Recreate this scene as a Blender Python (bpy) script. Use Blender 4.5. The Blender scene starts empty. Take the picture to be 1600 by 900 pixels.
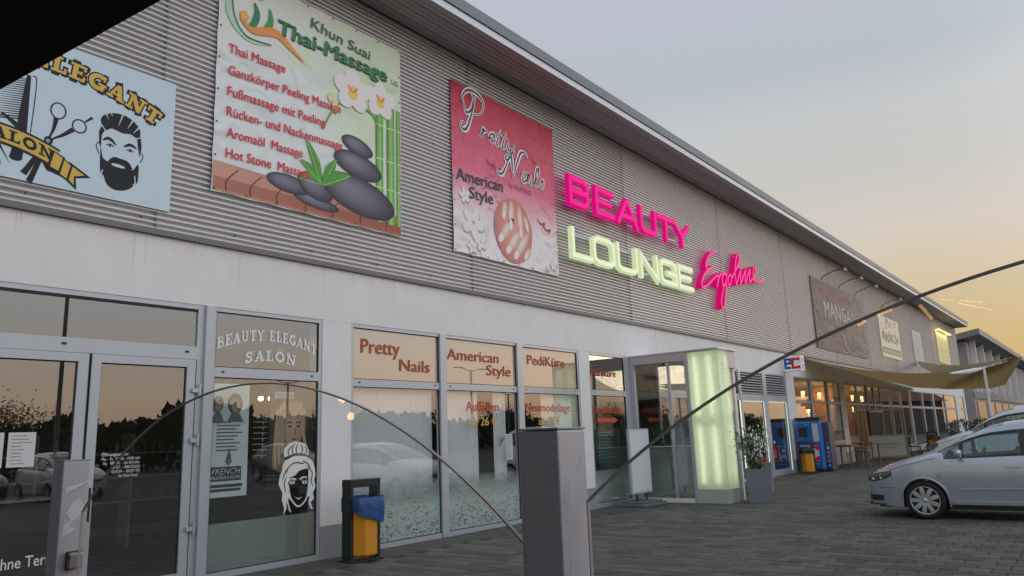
import bpy, bmesh, math, random
from mathutils import Vector, Matrix
random.seed(7)
S = bpy.context.scene
COL = S.collection
# ------------------------------------------------------------------ camera
CAM = Vector((0, -9.05, 1.6))
yaw, pit, roll = math.radians(51.992), math.radians(11.290), math.radians(-2.142)
fwd = Vector((math.sin(yaw)*math.cos(pit), math.cos(yaw)*math.cos(pit), math.sin(pit)))
rgt = Vector((math.cos(yaw), -math.sin(yaw), 0)); upv = rgt.cross(fwd)
r2 = rgt*math.cos(roll) + upv*math.sin(roll); u2 = -rgt*math.sin(roll) + upv*math.cos(roll)
cd = bpy.data.cameras.new('camera'); cam = bpy.data.objects.new('camera', cd); COL.objects.link(cam)
cam.matrix_world = Matrix.Translation(CAM) @ Matrix((r2, u2, -fwd)).transposed().to_4x4()
cd.sensor_width = 36; cd.lens = 36*1166.16/1600; cd.clip_start = .05; cd.clip_end = 3000
S.camera = cam
# ------------------------------------------------------------------ sky, sun, exposure
SUN_AZ, SUN_EL = math.radians(118), math.radians(3)      # azimuth from +Y towards +X
W = bpy.data.worlds.new('World'); S.world = W; W.use_nodes = True
nt = W.node_tree; nt.nodes.clear()
def wn(t, **k):
    n = nt.nodes.new(t)
    for a, b in k.items(): setattr(n, a, b)
    return n
out = wn('ShaderNodeOutputWorld'); addsh = wn('ShaderNodeAddShader')
bg1 = wn('ShaderNodeBackground'); bg1.inputs[1].default_value = .01
sky = wn('ShaderNodeTexSky'); sky.sky_type = 'NISHITA'; sky.sun_disc = False
sky.sun_elevation = SUN_EL; sky.sun_rotation = SUN_AZ; sky.dust_density = 3; sky.air_density = 1.2
nt.links.new(sky.outputs[0], bg1.inputs[0])
tc = wn('ShaderNodeTexCoord'); sx = wn('ShaderNodeSeparateXYZ'); nt.links.new(tc.outputs['Generated'], sx.inputs[0])
def lin(c): c /= 255; return c/12.92 if c <= .04045 else ((c+.055)/1.055)**2.4
def mkramp(E):
    r = wn('ShaderNodeValToRGB'); nt.links.new(sx.outputs[2], r.inputs[0])
    for i, (p, c) in enumerate(E):
        e = r.color_ramp.elements[i] if i < 2 else r.color_ramp.elements.new(p)
        e.position = p; e.color = (*[v/1.6 for v in c], 1)
    return r
# sky towards +X (in view) and the brighter dusk sky over the car park (-Y)
RA = mkramp([(0, (.60, .36, .17)), (.05, (.68, .43, .20)), (.09, (.68, .48, .225)), (.15, (.66, .53, .34)), (.23, (.65, .58, .51)), (.30, (.57, .56, .535)), (.37, (.55, .565, .58)), (.42, (.47, .51, .565)), (.55, (.50, .525, .61)), (1, (.40, .44, .55))])
RB = mkramp([(0, (1.05, .70, .47)), (.06, (1.20, .90, .66)), (.10, (1.15, .97, .80)), (.16, (1.08, 1.05, 1.04)), (.3, (1.14, 1.17, 1.25)), (.6, (1.10, 1.14, 1.25)), (1, (.74, .79, .92))])
mr = wn('ShaderNodeMapRange'); mr.interpolation_type = 'SMOOTHSTEP'; mr.inputs[1].default_value = .15; mr.inputs[2].default_value = -.65
nt.links.new(sx.outputs[1], mr.inputs[0])
mx_ = wn('ShaderNodeMix'); mx_.data_type = 'RGBA'; nt.links.new(mr.outputs[0], mx_.inputs[0]); nt.links.new(RA.outputs[0], mx_.inputs[6]); nt.links.new(RB.outputs[0], mx_.inputs[7])
bg2 = wn('ShaderNodeBackground'); nt.links.new(mx_.outputs[2], bg2.inputs[0]); bg2.inputs[1].default_value = 1.6
nt.links.new(bg1.outputs[0], addsh.inputs[0]); nt.links.new(bg2.outputs[0], addsh.inputs[1]); nt.links.new(addsh.outputs[0], out.inputs[0])
sd = bpy.data.lights.new('sun', 'SUN'); sd.energy = .12; sd.angle = math.radians(12); sd.color = (1, .82, .62)
sun = bpy.data.objects.new('sun', sd); COL.objects.link(sun)
sdir = Vector((math.sin(SUN_AZ)*math.cos(SUN_EL+.1), math.cos(SUN_AZ)*math.cos(SUN_EL+.1), math.sin(SUN_EL+.1)))
sun.rotation_euler = (-sdir).to_track_quat('-Z', 'Y').to_euler()
S.view_settings.view_transform = 'Standard'; S.view_settings.look = 'None'; S.view_settings.exposure = 0; S.view_settings.gamma = 1
# ------------------------------------------------------------------ materials
K = .50
def L3(c): return tuple(lin(v) for v in c)
def obs(r, g, b): return tuple(min(.85, lin(v)/K) for v in (r, g, b))       # albedo of a print seen under this sky
MATS = {}
def mat(name, col=(.5, .5, .5), rough=.5, metal=0, noise=0, nscale=8, bump=0, bscale=60, emit=None, estr=0, objvar=0, island=0, spec=.5, coat=0, col2=None, stretch=None):
    if name in MATS: return MATS[name]
    m = bpy.data.materials.new(name); m.use_nodes = True; n = m.node_tree; N = n.nodes; B = N['Principled BSDF']
    B.inputs['Base Color'].default_value = (*col, 1); B.inputs['Roughness'].default_value = rough; B.inputs['Metallic'].default_value = metal
    B.inputs['Specular IOR Level'].default_value = spec
    if coat: B.inputs['Coat Weight'].default_value = coat; B.inputs['Coat Roughness'].default_value = .05
    cur = None
    tcn = N.new('ShaderNodeTexCoord'); vec = tcn.outputs['Object']
    if stretch:
        mp = N.new('ShaderNodeMapping'); mp.inputs['Scale'].default_value = stretch; n.links.new(vec, mp.inputs[0]); vec = mp.outputs[0]
    def vary(fac_out, amt, lo=None):
        nonlocal cur
        mx = N.new('ShaderNodeMix'); mx.data_type = 'RGBA'; mx.blend_type = 'MULTIPLY'
        mr_ = N.new('ShaderNodeMapRange'); mr_.inputs[3].default_value = 1-amt; mr_.inputs[4].default_value = 1+amt*.6
        n.links.new(fac_out, mr_.inputs[0]); mx.inputs[0].default_value = 1
        if cur is None: mx.inputs[6].default_value = (*col, 1)
        else: n.links.new(cur, mx.inputs[6])
        n.links.new(mr_.outputs[0], mx.inputs[7]); cur = mx.outputs[2]
    if noise:
        t = N.new('ShaderNodeTexNoise'); t.inputs['Scale'].default_value = nscale; t.inputs['Detail'].default_value = 7; t.inputs['Roughness'].default_value = .65
        n.links.new(vec, t.inputs['Vector'])
        if col2:
            mx = N.new('ShaderNodeMix'); mx.data_type = 'RGBA'; mx.inputs[6].default_value = (*col, 1); mx.inputs[7].default_value = (*col2, 1)
            mr_ = N.new('ShaderNodeMapRange'); mr_.inputs[1].default_value = .35; mr_.inputs[2].default_value = .68; n.links.new(t.outputs[0], mr_.inputs[0]); n.links.new(mr_.outputs[0], mx.inputs[0]); cur = mx.outputs[2]
        vary(t.outputs[0], noise)
        mr2 = N.new('ShaderNodeMapRange'); mr2.inputs[3].default_value = max(0, rough-.12); mr2.inputs[4].default_value = min(1, rough+.12)
        n.links.new(t.outputs[0], mr2.inputs[0]); n.links.new(mr2.outputs[0], B.inputs['Roughness'])
    if objvar:
        o = N.new('ShaderNodeObjectInfo'); vary(o.outputs['Random'], objvar)
    if island:
        g = N.new('ShaderNodeNewGeometry'); vary(g.outputs['Random Per Island'], island)
    if cur is not None: n.links.new(cur, B.inputs['Base Color'])
    if bump:
        t = N.new('ShaderNodeTexNoise'); t.inputs['Scale'].default_value = bscale; t.inputs['Detail'].default_value = 4; n.links.new(vec, t.inputs['Vector'])
        b = N.new('ShaderNodeBump'); b.inputs['Strength'].default_value = bump; b.inputs['Distance'].default_value = .01
        n.links.new(t.outputs[0], b.inputs['Height']); n.links.new(b.outputs[0], B.inputs['Normal'])
    if emit: B.inputs['Emission Color'].default_value = (*emit, 1); B.inputs['Emission Strength'].default_value = estr
    MATS[name] = m; return m
def print_mat(name='print', rough=.5, wrinkle=0, sheen=.3):
    if name in MATS: return MATS[name]
    m = mat(name, rough=rough, spec=sheen); n = m.node_tree; N = n.nodes; B = N['Principled BSDF']
    a = N.new('ShaderNodeAttribute'); a.attribute_name = 'Col'; n.links.new(a.outputs['Color'], B.inputs['Base Color'])
    if wrinkle:
        tcn = N.new('ShaderNodeTexCoord'); t = N.new('ShaderNodeTexNoise'); t.inputs['Scale'].default_value = 1.1; t.inputs['Detail'].default_value = 2; t.inputs['Distortion'].default_value = 1.2
        n.links.new(tcn.outputs['Object'], t.inputs['Vector'])
        b = N.new('ShaderNodeBump'); b.inputs['Strength'].default_value = wrinkle; b.inputs['Distance'].default_value = .2
        n.links.new(t.outputs[0], b.inputs['Height']); n.links.new(b.outputs[0], B.inputs['Normal'])
    return m
def glass_mat(name, f0=.06, tint=(.9, .95, .93), boost=1.0, rough=.0):
    if name in MATS: return MATS[name]
    m = bpy.data.materials.new(name); m.use_nodes = True; n = m.node_tree; N = n.nodes; N.clear()
    o = N.new('ShaderNodeOutputMaterial'); mx = N.new('ShaderNodeMixShader'); tr = N.new('ShaderNodeBsdfTransparent'); gl = N.new('ShaderNodeBsdfGlossy')
    tr.inputs[0].default_value = (*tint, 1); gl.inputs['Roughness'].default_value = rough; gl.inputs[0].default_value = (1, 1, 1, 1)
    lw = N.new('ShaderNodeLayerWeight'); lw.inputs[0].default_value = .5
    p = N.new('ShaderNodeMath'); p.operation = 'POWER'; p.inputs[1].default_value = 4.2
    a = N.new('ShaderNodeMath'); a.operation = 'MULTIPLY_ADD'; a.inputs[1].default_value = (1-f0)*boost; a.inputs[2].default_value = f0; a.use_clamp = True
    n.links.new(lw.outputs['Facing'], p.inputs[0]); n.links.new(p.outputs[0], a.inputs[0]); n.links.new(a.outputs[0], mx.inputs[0])
    n.links.new(tr.outputs[0], mx.inputs[1]); n.links.new(gl.outputs[0], mx.inputs[2]); n.links.new(mx.outputs[0], o.inputs[0])
    MATS[name] = m; return m
def translucent_mat(name, col, tr=.6):
    if name in MATS: return MATS[name]
    m = bpy.data.materials.new(name); m.use_nodes = True; n = m.node_tree; N = n.nodes; N.clear()
    o = N.new('ShaderNodeOutputMaterial'); mx = N.new('ShaderNodeMixShader'); t = N.new('ShaderNodeBsdfTranslucent'); d = N.new('ShaderNodeBsdfDiffuse')
    t.inputs[0].default_value = (*col, 1); d.inputs[0].default_value = (*col, 1); mx.inputs[0].default_value = tr
    n.links.new(d.outputs[0], mx.inputs[1]); n.links.new(t.outputs[0], mx.inputs[2]); n.links.new(mx.outputs[0], o.inputs[0])
    MATS[name] = m; return m
M_plaster = mat('plaster', (.78, .78, .79), .9, noise=.16, nscale=1.3, bump=.35, bscale=30, stretch=(1.2, 1, .7))
M_plinth = mat('plinth', (.30, .31, .34), .9, noise=.2, nscale=4, bump=.4, bscale=60)
M_clad = mat('cladding_metal', (.60, .595, .61), .40, metal=.45, noise=.14, nscale=.9, stretch=(.4, 1, 3), objvar=.07, bump=.5, bscale=.8)
M_flash = mat('flashing_metal', (.16, .16, .17), .5, metal=.4)
M_soffit = mat('soffit_board', (.50, .47, .47), .6, noise=.12, nscale=2, objvar=.12)
M_dark = mat('dark_void', (.02, .02, .02), .9)
M_fas = mat('fascia_grey', (.20, .22, .25), .5, metal=.3, noise=.1, nscale=.7)
M_gut = mat('gutter_light', (.60, .64, .68), .4, metal=.3)
M_alu = mat('frame_aluminium', (.46, .50, .55), .38, metal=.35, noise=.06, nscale=3)
M_alud = mat('frame_dark_gasket', (.02, .02, .022), .6)  # near-black for gaskets, gap strips and transom frame
M_white = mat('white_paint', (.78, .78, .77), .5, noise=.05, nscale=3)
M_black = mat('black_plastic', (.012, .013, .013), .4)
M_glass = glass_mat('window_glass', .12, (.95, .97, .965), 1.0)
M_gscreen = glass_mat('screen_glass', .035, (.965, .985, .975), 1.0)
M_intw = mat('interior_wall', (.16, .15, .14), .9, noise=.2, nscale=1.5)
M_intf = mat('interior_floor', (.10, .10, .10), .5, noise=.2, nscale=3)
M_wood = mat('brown_wood', (.20, .09, .045), .5, noise=.3, nscale=10, stretch=(1, 8, 1))
M_print = print_mat('print'); M_cloth = print_mat('banner_print', .5, .55)
M_pave = mat('paver_concrete', (.145, .136, .122), .85, noise=.35, nscale=2.3, bump=.5, bscale=70, objvar=.36, col2=(.080, .083, .074))
M_paves = mat('paver_concrete_joined', (.145, .136, .122), .85, noise=.35, nscale=.55, bump=.5, bscale=70, island=.36, col2=(.080, .083, .074))
M_edge = mat('edging_concrete', (.085, .083, .07), .9, noise=.3, nscale=3, bump=.5, bscale=50, objvar=.22)
M_joint = mat('joint_sand', (.03, .03, .027), .95)
# ------------------------------------------------------------------ helpers
def tag(o, label=None, cat=None, group=None, kind=None):
    if label: o['label'] = label
    if cat: o['category'] = cat
    if group: o['group'] = group
    if kind: o['kind'] = kind
    return o
def empty(name, loc=(0, 0, 0), rz=0, **k):
    o = bpy.data.objects.new(name, None); COL.objects.link(o); o.location = loc; o.rotation_euler = (0, 0, rz); o.empty_display_size = .2
    return tag(o, **k)
class MB:
    def __init__(s): s.v = []; s.f = []; s.c = []; s.m = []; s.cur = 0; s.col = (1, 1, 1)
    def add(s, vs, fs, col=None):
        b = len(s.v); s.v += [tuple(v) for v in vs]
        if isinstance(col, list): s.c += col
        else: s.c += [col or s.col]*len(vs)
        for f in fs: s.f.append(tuple(i+b for i in f)); s.m.append(s.cur)
        return s
    def box(s, x0, x1, y0, y1, z0, z1, bev=0, col=None):
        if x1 < x0: x0, x1 = x1, x0
        if y1 < y0: y0, y1 = y1, y0
        if z1 < z0: z0, z1 = z1, z0
        if not bev:
            return s.add([(x, y, z) for z in (z0, z1) for y in (y0, y1) for x in (x0, x1)], [(0, 2, 3, 1), (4, 5, 7, 6), (0, 1, 5, 4), (2, 6, 7, 3), (0, 4, 6, 2), (1, 3, 7, 5)], col)
        bm = bmesh.new(); bmesh.ops.create_cube(bm, size=1)
        for v in bm.verts: v.co = Vector(((x0+x1)/2+v.co.x*(x1-x0), (y0+y1)/2+v.co.y*(y1-y0), (z0+z1)/2+v.co.z*(z1-z0)))
        bmesh.ops.bevel(bm, geom=bm.edges[:], offset=bev, segments=2, affect='EDGES', profile=.6)
        bm.verts.index_update(); s.add([v.co for v in bm.verts], [[v.index for v in f.verts] for f in bm.faces], col); bm.free(); return s
    def tube(s, pts, r, n=8, cap=True, col=None, radii=None):
        pts = [Vector(p) for p in pts]; vs = []; prev = None
        for i, p in enumerate(pts):
            d = (pts[min(i+1, len(pts)-1)]-pts[max(i-1, 0)]).normalized()
            if prev is None: a = d.orthogonal().normalized()
            else: a = (prev - d*prev.dot(d)); a = a.normalized() if a.length > 1e-6 else d.orthogonal().normalized()
            prev = a; b = d.cross(a); rr = radii[i] if radii else r
            vs += [p + (a*math.cos(2*math.pi*k/n)+b*math.sin(2*math.pi*k/n))*rr for k in range(n)]
        fs = [(i*n+k, i*n+(k+1) % n, (i+1)*n+(k+1) % n, (i+1)*n+k) for i in range(len(pts)-1) for k in range(n)]
        if cap: fs += [tuple(range(n-1, -1, -1)), tuple((len(pts)-1)*n+k for k in range(n))]
        return s.add(vs, fs, col)
    def lathe(s, prof, n=24, org=(0, 0, 0), axis='Z', col=None):
        vs = []
        for r, z in prof:
            for k in range(n):
                a = 2*math.pi*k/n; x, y = r*math.cos(a), r*math.sin(a)
                p = (x, y, z) if axis == 'Z' else (z, x, y)
                vs.append((p[0]+org[0], p[1]+org[1], p[2]+org[2]))
        fs = [(i*n+k, i*n+(k+1) % n, (i+1)*n+(k+1) % n, (i+1)*n+k) for i in range(len(prof)-1) for k in range(n)]
        return s.add(vs, fs, col)
    def grid(s, rows, closed=False, col=None):
        n = len(rows[0]); vs = [p for r in rows for p in r]; fs = []
        for i in range(len(rows)-1):
            for j in range(n-1 + (1 if closed else 0)):
                fs.append((i*n+j, i*n+(j+1) % n, (i+1)*n+(j+1) % n, (i+1)*n+j))
        return s.add(vs, fs, col)
    def build(s, name, m=None, parent=None, smooth=False, loc=None, rz=None, colors=False, **k):
        me = bpy.data.meshes.new(name); me.from_pydata(s.v, [], s.f)
        for mm in (m if isinstance(m, (list, tuple)) else [m]):
            if mm: me.materials.append(mm)
        if any(s.m): me.polygons.foreach_set('material_index', s.m)
        if smooth:
            me.polygons.foreach_set('use_smooth', [True]*len(me.polygons))
            if smooth != 2:
                try: me.set_sharp_from_angle(angle=math.radians(35))
                except Exception: pass
        if colors:
            at = me.color_attributes.new('Col', 'FLOAT_COLOR', 'POINT')
            at.data.foreach_set('color', [q for c in s.c for q in (*c, 1)])
        me.update()
        o = bpy.data.objects.new(name, me); COL.objects.link(o)
        if parent: o.parent = parent
        if loc is not None: o.location = loc
        if rz is not None: o.rotation_euler = (0, 0, rz)
        return tag(o, **k)
def smooth_pts(P, n=6, closed=False):
    Q = []; m = len(P)
    if m < 3: return [tuple(p) for p in P]
    rng = range(m if closed else m-1)
    for i in rng:
        p0 = P[(i-1) % m] if (closed or i > 0) else P[i]; p1 = P[i]; p2 = P[(i+1) % m]; p3 = P[(i+2) % m] if (closed or i+2 < m) else P[(i+1) % m]
        for k in range(n):
            t = k/n; Q.append(tuple(.5*((2*b)+(c-a)*t+(2*a-5*b+4*c-d)*t*t+(3*b-a-3*c+d)*t**3) for a, b, c, d in zip(p0, p1, p2, p3)))
    if not closed: Q.append(tuple(P[-1]))
    return Q
# --- flat prints in the XZ plane (facing -Y); u = X, v = Z
class PR(MB):
    """printed shapes on a plane; y is the plane, every layer sits 1.2 mm further out"""
    def __init__(s, y=0, lay=.0012): super().__init__(); s.y = y; s.lay = lay; s.k = 0
    def yy(s, L): s.k += 1; return s.y - L*s.lay - (s.k % 9)*.0001
    def poly(s, pts, col, L=1, cols=None):
        y = s.yy(L); n = len(pts)
        ar = sum(pts[i][0]*pts[(i+1) % n][1]-pts[(i+1) % n][0]*pts[i][1] for i in range(n))
        idx = list(range(n)) if ar > 0 else list(range(n-1, -1, -1))
        s.add([(p[0], y, p[1]) for p in pts], [tuple(idx)], cols or col); return s
    def rect(s, x0, x1, z0, z1, col, L=1): return s.poly([(x0, z0), (x1, z0), (x1, z1), (x0, z1)], col, L)
    def ell(s, cx, cz, rx, rz, col, L=1, rot=0, col2=None, hx=0, hz=0, n=28, rings=5):
        y = s.yy(L); vs = [(cx+hx, y, cz+hz)]; cs = [col2 or col]; c, q = math.cos(rot), math.sin(rot); fs = []
        for r in range(1, rings+1):
            t = r/rings; w = t**1.4
            for k in range(n):
                a = 2*math.pi*k/n; ex, ez = rx*math.cos(a), rz*math.sin(a)
                px, pz = ex*c-ez*q, ex*q+ez*c
                vs.append((cx+hx*(1-t)+px*t, y, cz+hz*(1-t)+pz*t)); cs.append(tuple((col2 or col)[i]*(1-w)+col[i]*w for i in range(3)))
        for k in range(n): fs.append((0, 1+k, 1+(k+1) % n))
        for r in range(rings-1):
            for k in range(n): a = 1+r*n+k; b = 1+r*n+(k+1) % n; fs.append((a, a+n, b+n, b))
        s.add(vs, fs, cs); return s
    def stroke(s, pts, w, col, L=1, taper=None, sm=0, closed=False, cap=False, fn=None):
        if sm: pts = smooth_pts(pts, sm, closed)
        P = [Vector(p) for p in pts]; n = len(P); y = s.yy(L); vs = []
        for i in range(n):
            a = P[(i-1) % n] if (closed or i > 0) else P[i]; b = P[(i+1) % n] if (closed or i < n-1) else P[i]
            d1 = (P[i]-a); d2 = (b-P[i])
            if d1.length < 1e-9: d1 = d2
            if d2.length < 1e-9: d2 = d1
            d1 = d1.normalized(); d2 = d2.normalized(); t = (d1+d2); t = t.normalized() if t.length > 1e-6 else d1
            nr = Vector((-t.y, t.x)); mlt = 1/max(.5, nr.dot(Vector((-d1.y, d1.x))))
            ww = (w*(taper(i/(n-1)) if callable(taper) else (taper[0]+(taper[1]-taper[0])*i/(n-1)) if taper else 1) if True else 0)/2*mlt
            p = P[i].copy()
            if cap and not closed and i == 0: p = p - d2*w/2
            if cap and not closed and i == n-1: p = p + d1*w/2
            q1, q2 = p+nr*ww, p-nr*ww
            if fn: q1, q2 = fn(*q1), fn(*q2)
            vs += [(q1[0], y, q1[1]), (q2[0], y, q2[1])]
        m = n if closed else n-1
        fs = [(2*i, 2*i+1, 2*((i+1) % n)+1, 2*((i+1) % n)) for i in range(m)]
        s.add(vs, fs, col); return s
    def text(s, txt, x0, x1, z0, cap, col, L=2, bold=0, shear=0, fn=None, z1=None):
        vs, fs = font_mesh(txt)
        if bold:
            for k in (-1, 1): s.text(txt, x0+k*bold*cap*.75, x1+k*bold*cap*.75, z0+k*bold*cap*.3, cap, col, L, 0, shear, fn, z1)
        xs = [v[0] for v in vs]; a, b = min(xs), max(xs); sc = (x1-x0)/(b-a); y = s.yy(L); o = []
        for vx, vz in vs:
            t = (vx-a)*sc; zz = vz/FCAP*cap
            X, Z = x0+t+shear*zz, z0+zz + (0 if z1 is None else (z1-z0)*t/(x1-x0))
            if fn: X, Z = fn(X, Z)
            o.append((X, y, Z))
        s.add(o, fs, col); return s
    def out(s, name, parent, m=None, **k): return s.build(name, m or M_print, parent, colors=True, **k)
_FC = {}; FCAP = 1.0
def font_mesh(txt, bold=0):
    key = (txt, bold)
    if key in _FC: return _FC[key]
    cu = bpy.data.curves.new('t', 'FONT'); cu.body = txt; cu.offset = bold; cu.resolution_u = 3; cu.size = 1
    o = bpy.data.objects.new('t', cu); COL.objects.link(o); dg = bpy.context.evaluated_depsgraph_get(); dg.update()
    me = bpy.data.meshes.new_from_object(o.evaluated_get(dg))
    r = ([(v.co.x, v.co.y) for v in me.vertices], [tuple(p.vertices) if p.normal.z > 0 else tuple(reversed(p.vertices)) for p in me.polygons])
    COL.objects.unlink(o); bpy.data.objects.remove(o); bpy.data.curves.remove(cu); bpy.data.meshes.remove(me); _FC[key] = r; return r
FCAP = max(v[1] for v in font_mesh('H')[0])
# --- slab serif stroke capitals: (points, width); cap height 1
T_, t_ = .27, .17
def arc(cx, cy, rx, ry, a0, a1, n=12): return [(cx+rx*math.cos(math.radians(a0+(a1-a0)*i/n)), cy+ry*math.sin(math.radians(a0+(a1-a0)*i/n))) for i in range(n+1)]
SLAB = {
 'L': (.72, [([(.24, 0), (.24, 1)], T_), ([(.02, .92), (.46, .92)], .16), ([(.02, .08), (.68, .08)], .16), ([(.62, 0), (.62, .36)], .13)]),
 'E': (.76, [([(.24, 0), (.24, 1)], T_), ([(.02, .92), (.70, .92)], .16), ([(.02, .08), (.72, .08)], .16), ([(.3, .5), (.52, .5)], .15), ([(.64, 1), (.64, .68)], .13), ([(.66, 0), (.66, .34)], .13), ([(.52, .38), (.52, .62)], .1)]),
 'G': (.86, [(arc(.46, .5, .32, .40, 55, 330, 16), T_), ([(.70, 1), (.70, .66)], .13), ([(.46, .40), (.86, .40)], .14), ([(.68, .0), (.68, .42)], .22)]),
 'A': (.86, [([(.16, .06), (.42, .96)], .16), ([(.42, .96), (.68, .06)], T_), ([(.22, .32), (.62, .32)], .13), ([(0, .07), (.34, .07)], .15), ([(.48, .07), (.88, .07)], .15)]),
 'N': (.90, [([(.20, 0), (.20, 1)], .17), ([(.20, .96), (.70, .06)], T_), ([(.72, 0), (.72, 1)], .17), ([(.02, .07), (.40, .07)], .15), ([(.0, .93), (.30, .93)], .15), ([(.54, .93), (.90, .93)], .15)]),
 'T': (.80, [([(.40, 0), (.40, 1)], T_), ([(.04, .92), (.76, .92)], .16), ([(.10, 1), (.10, .62)], .13), ([(.70, 1), (.70, .62)], .13), ([(.18, .07), (.62, .07)], .15)]),
 'S': (.72, [(smooth_pts([(.60, .72), (.50, .88), (.32, .90), (.17, .76), (.26, .58), (.48, .46), (.56, .26), (.42, .11), (.24, .12), (.12, .30)], 4), .22), ([(.62, 1), (.62, .66)], .11), ([(.10, 0), (.10, .34)], .11)]),
 'O': (.88, [(arc(.44, .5, .31, .39, 0, 360, 20), .26)]),
 'B': (.82, [([(.24, 0), (.24, 1)], T_), ([(.02, .92), (.40, .92)]+arc(.42, .72, .20, .2, 90, -90, 8)+[(.24, .52)], .16), ([(.24, .5)]+arc(.46, .29, .22, .21, 90, -90, 8)+[(.02, .08)], .17)]),
 'U': (.88, [([(.22, 1), (.22, .36)]+arc(.44, .34, .22, .22, 180, 360, 8)+[(.66, 1)], .20), ([(.02, .93), (.42, .93)], .15), ([(.50, .93), (.84, .93)], .15)]),
 'Y': (.84, [([(.14, .96), (.42, .44)], T_), ([(.70, .96), (.42, .44)], .17), ([(.42, 0), (.42, .46)], .26), ([(0, .93), (.32, .93)], .15), ([(.54, .93), (.86, .93)], .15), ([(.22, .07), (.62, .07)], .15)]),
 ' ': (.45, [])}
def slab(pr, txt, x0, x1, z0, cap, col, L=2, extra=0, fn=None, stretch=1):
    wd = sum(SLAB[c][0]+.06 for c in txt); sc = (x1-x0)/wd; x = 0
    for ch in txt:
        w, st = SLAB[ch]
        for pts, sw in st:
            P = []
            for i in range(len(pts)-1):      # subdivide so it can follow an arc
                a, b = pts[i], pts[i+1]; k = 3 if len(pts) < 4 else 1
                P += [(a[0]+(b[0]-a[0])*j/k, a[1]+(b[1]-a[1])*j/k) for j in range(k)]
            P.append(pts[-1])
            P = [(x0+(x+p[0])*sc, z0+p[1]*cap) for p in P]
            pr.stroke(P, sw*min(sc, cap)+extra*2, col, L, fn=fn, cap=extra > 0)
        x += w+.06
# --- script letters (x-height .5, slanted strokes)
SCR = {
 'r': (.34, [[(0, .0), (.10, .45), (.13, .5), (.12, .3), (.06, 0)], [(.10, .3), (.2, .47), (.32, .46)]]),
 'e': (.34, [[(.02, .18), (.2, .28), (.28, .4), (.2, .5), (.08, .36), (.06, .14), (.16, .0), (.34, .12)]]),
 't': (.26, [[(.16, .92), (.06, .2), (.10, .0), (.26, .1)], [(-.02, .58), (.28, .6)]]),
 'y': (.38, [[(.04, .5), (.02, .2), (.12, .04), (.28, .3)], [(.34, .5), (.24, .0), (.10, -.45), (-.04, -.42), (.06, -.18), (.38, .1)]]),
 'a': (.38, [[(.28, .46), (.12, .48), (.03, .2), (.1, .02), (.22, .16), (.3, .5), (.26, .1), (.38, .08)]]),
 'i': (.2, [[(.08, .5), (.04, .12), (.1, .0), (.2, .1)], [(.12, .7), (.14, .74)]]),
 'l': (.24, [[(.02, .1), (.18, .6), (.2, .95), (.1, .9), (.05, .2), (.1, 0), (.24, .1)]]),
 's': (.3, [[(.0, .08), (.18, .5), (.22, .25), (.2, .03), (.04, .03)]]),
 'g': (.38, [[(.28, .46), (.12, .48), (.03, .2), (.1, .02), (.22, .16), (.3, .5), (.2, -.2), (.1, -.62), (-.02, -.55), (.12, -.2), (.36, .1)]]),
 'o': (.34, [[(.18, .5), (.05, .35), (.06, .08), (.18, .02), (.28, .25), (.2, .48), (.36, .44)]]),
 'n': (.42, [[(0, 0), (.08, .5), (.06, .1), (.18, .44), (.26, .48), (.26, .1), (.32, 0), (.42, .1)]]),
 'P': (.8, [[(.42, .95), (.34, .5), (.2, .08), (.04, .02), (-.02, .16), (.1, .2)], [(.05, .6), (-.05, .8), (.12, 1.0), (.45, 1.02), (.72, .86), (.66, .58), (.4, .48)], [(.05, .6), (.12, .45), (.3, .55), (.34, .85), (.2, .98)]]),
 'N': (.9, [[(-.05, .1), (.02, .0), (.16, .05), (.3, .5), (.36, .95)], [(.36, .95), (.44, .5), (.5, .02)], [(.5, .02), (.6, .5), (.72, .95), (.92, .98), (.95, .85)]]),
 'E': (.62, [[(.56, .82), (.44, 1.0), (.26, .92), (.24, .62), (.40, .54), (.2, .5), (.06, .3), (.1, .06), (.3, .0), (.62, .22)]]),
}
def script(pr, txt, x0, z0, h, wsc, w, col, L=2, shear=.25, dz=0, taper=None, fn3=None):
    x = x0
    for ch in txt:
        wd, st = SCR[ch]
        for pts in st:
            P = [(x+(p[0])*wsc+shear*p[1]*h, z0+p[1]*h+dz*(x-x0+p[0]*wsc)) for p in pts]
            if fn3: fn3(smooth_pts(P, 6))
            else: pr.stroke(P, w, col, L, sm=6, taper=taper or (lambda t: .45+.8*math.sin(math.pi*min(1, t*1.15))**2))
        x += wd*wsc
    return x
# ================================================================== GROUND
MB().box(-400, 900, -500, 500, -.3, -.025).build('ground', mat('asphalt', (.060, .060, .062), .9, noise=.25, nscale=.6, bump=.3, bscale=80), kind='structure')
pav = MB().box(-4, 60, -9.3, 0.3, -.022, -.010).build('pavement', M_joint, kind='structure')
PX, PY = .24, .32
def paver_mesh(mb, cx, cy, lx, ly, dz=0, tilt=(0, 0), g=.006, ch=.008, h=.03):
    vs = []; fs = []
    for (e, z) in ((0, -h), (0, -ch), (ch, 0)):
        for sx_, sy_ in ((-1, -1), (1, -1), (1, 1), (-1, 1)):
            x, y = sx_*(lx/2-g-e), sy_*(ly/2-g-e); vs.append((cx+x, cy+y, z+dz+tilt[0]*x+tilt[1]*y))
    for r in range(2):
        for k in range(4): fs.append((r*4+k, r*4+(k+1) % 4, (r+1)*4+(k+1) % 4, (r+1)*4+k))
    fs.append((8, 9, 10, 11)); mb.add(vs, fs)
slots = []
nx = int((46-3)/PX)
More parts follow.
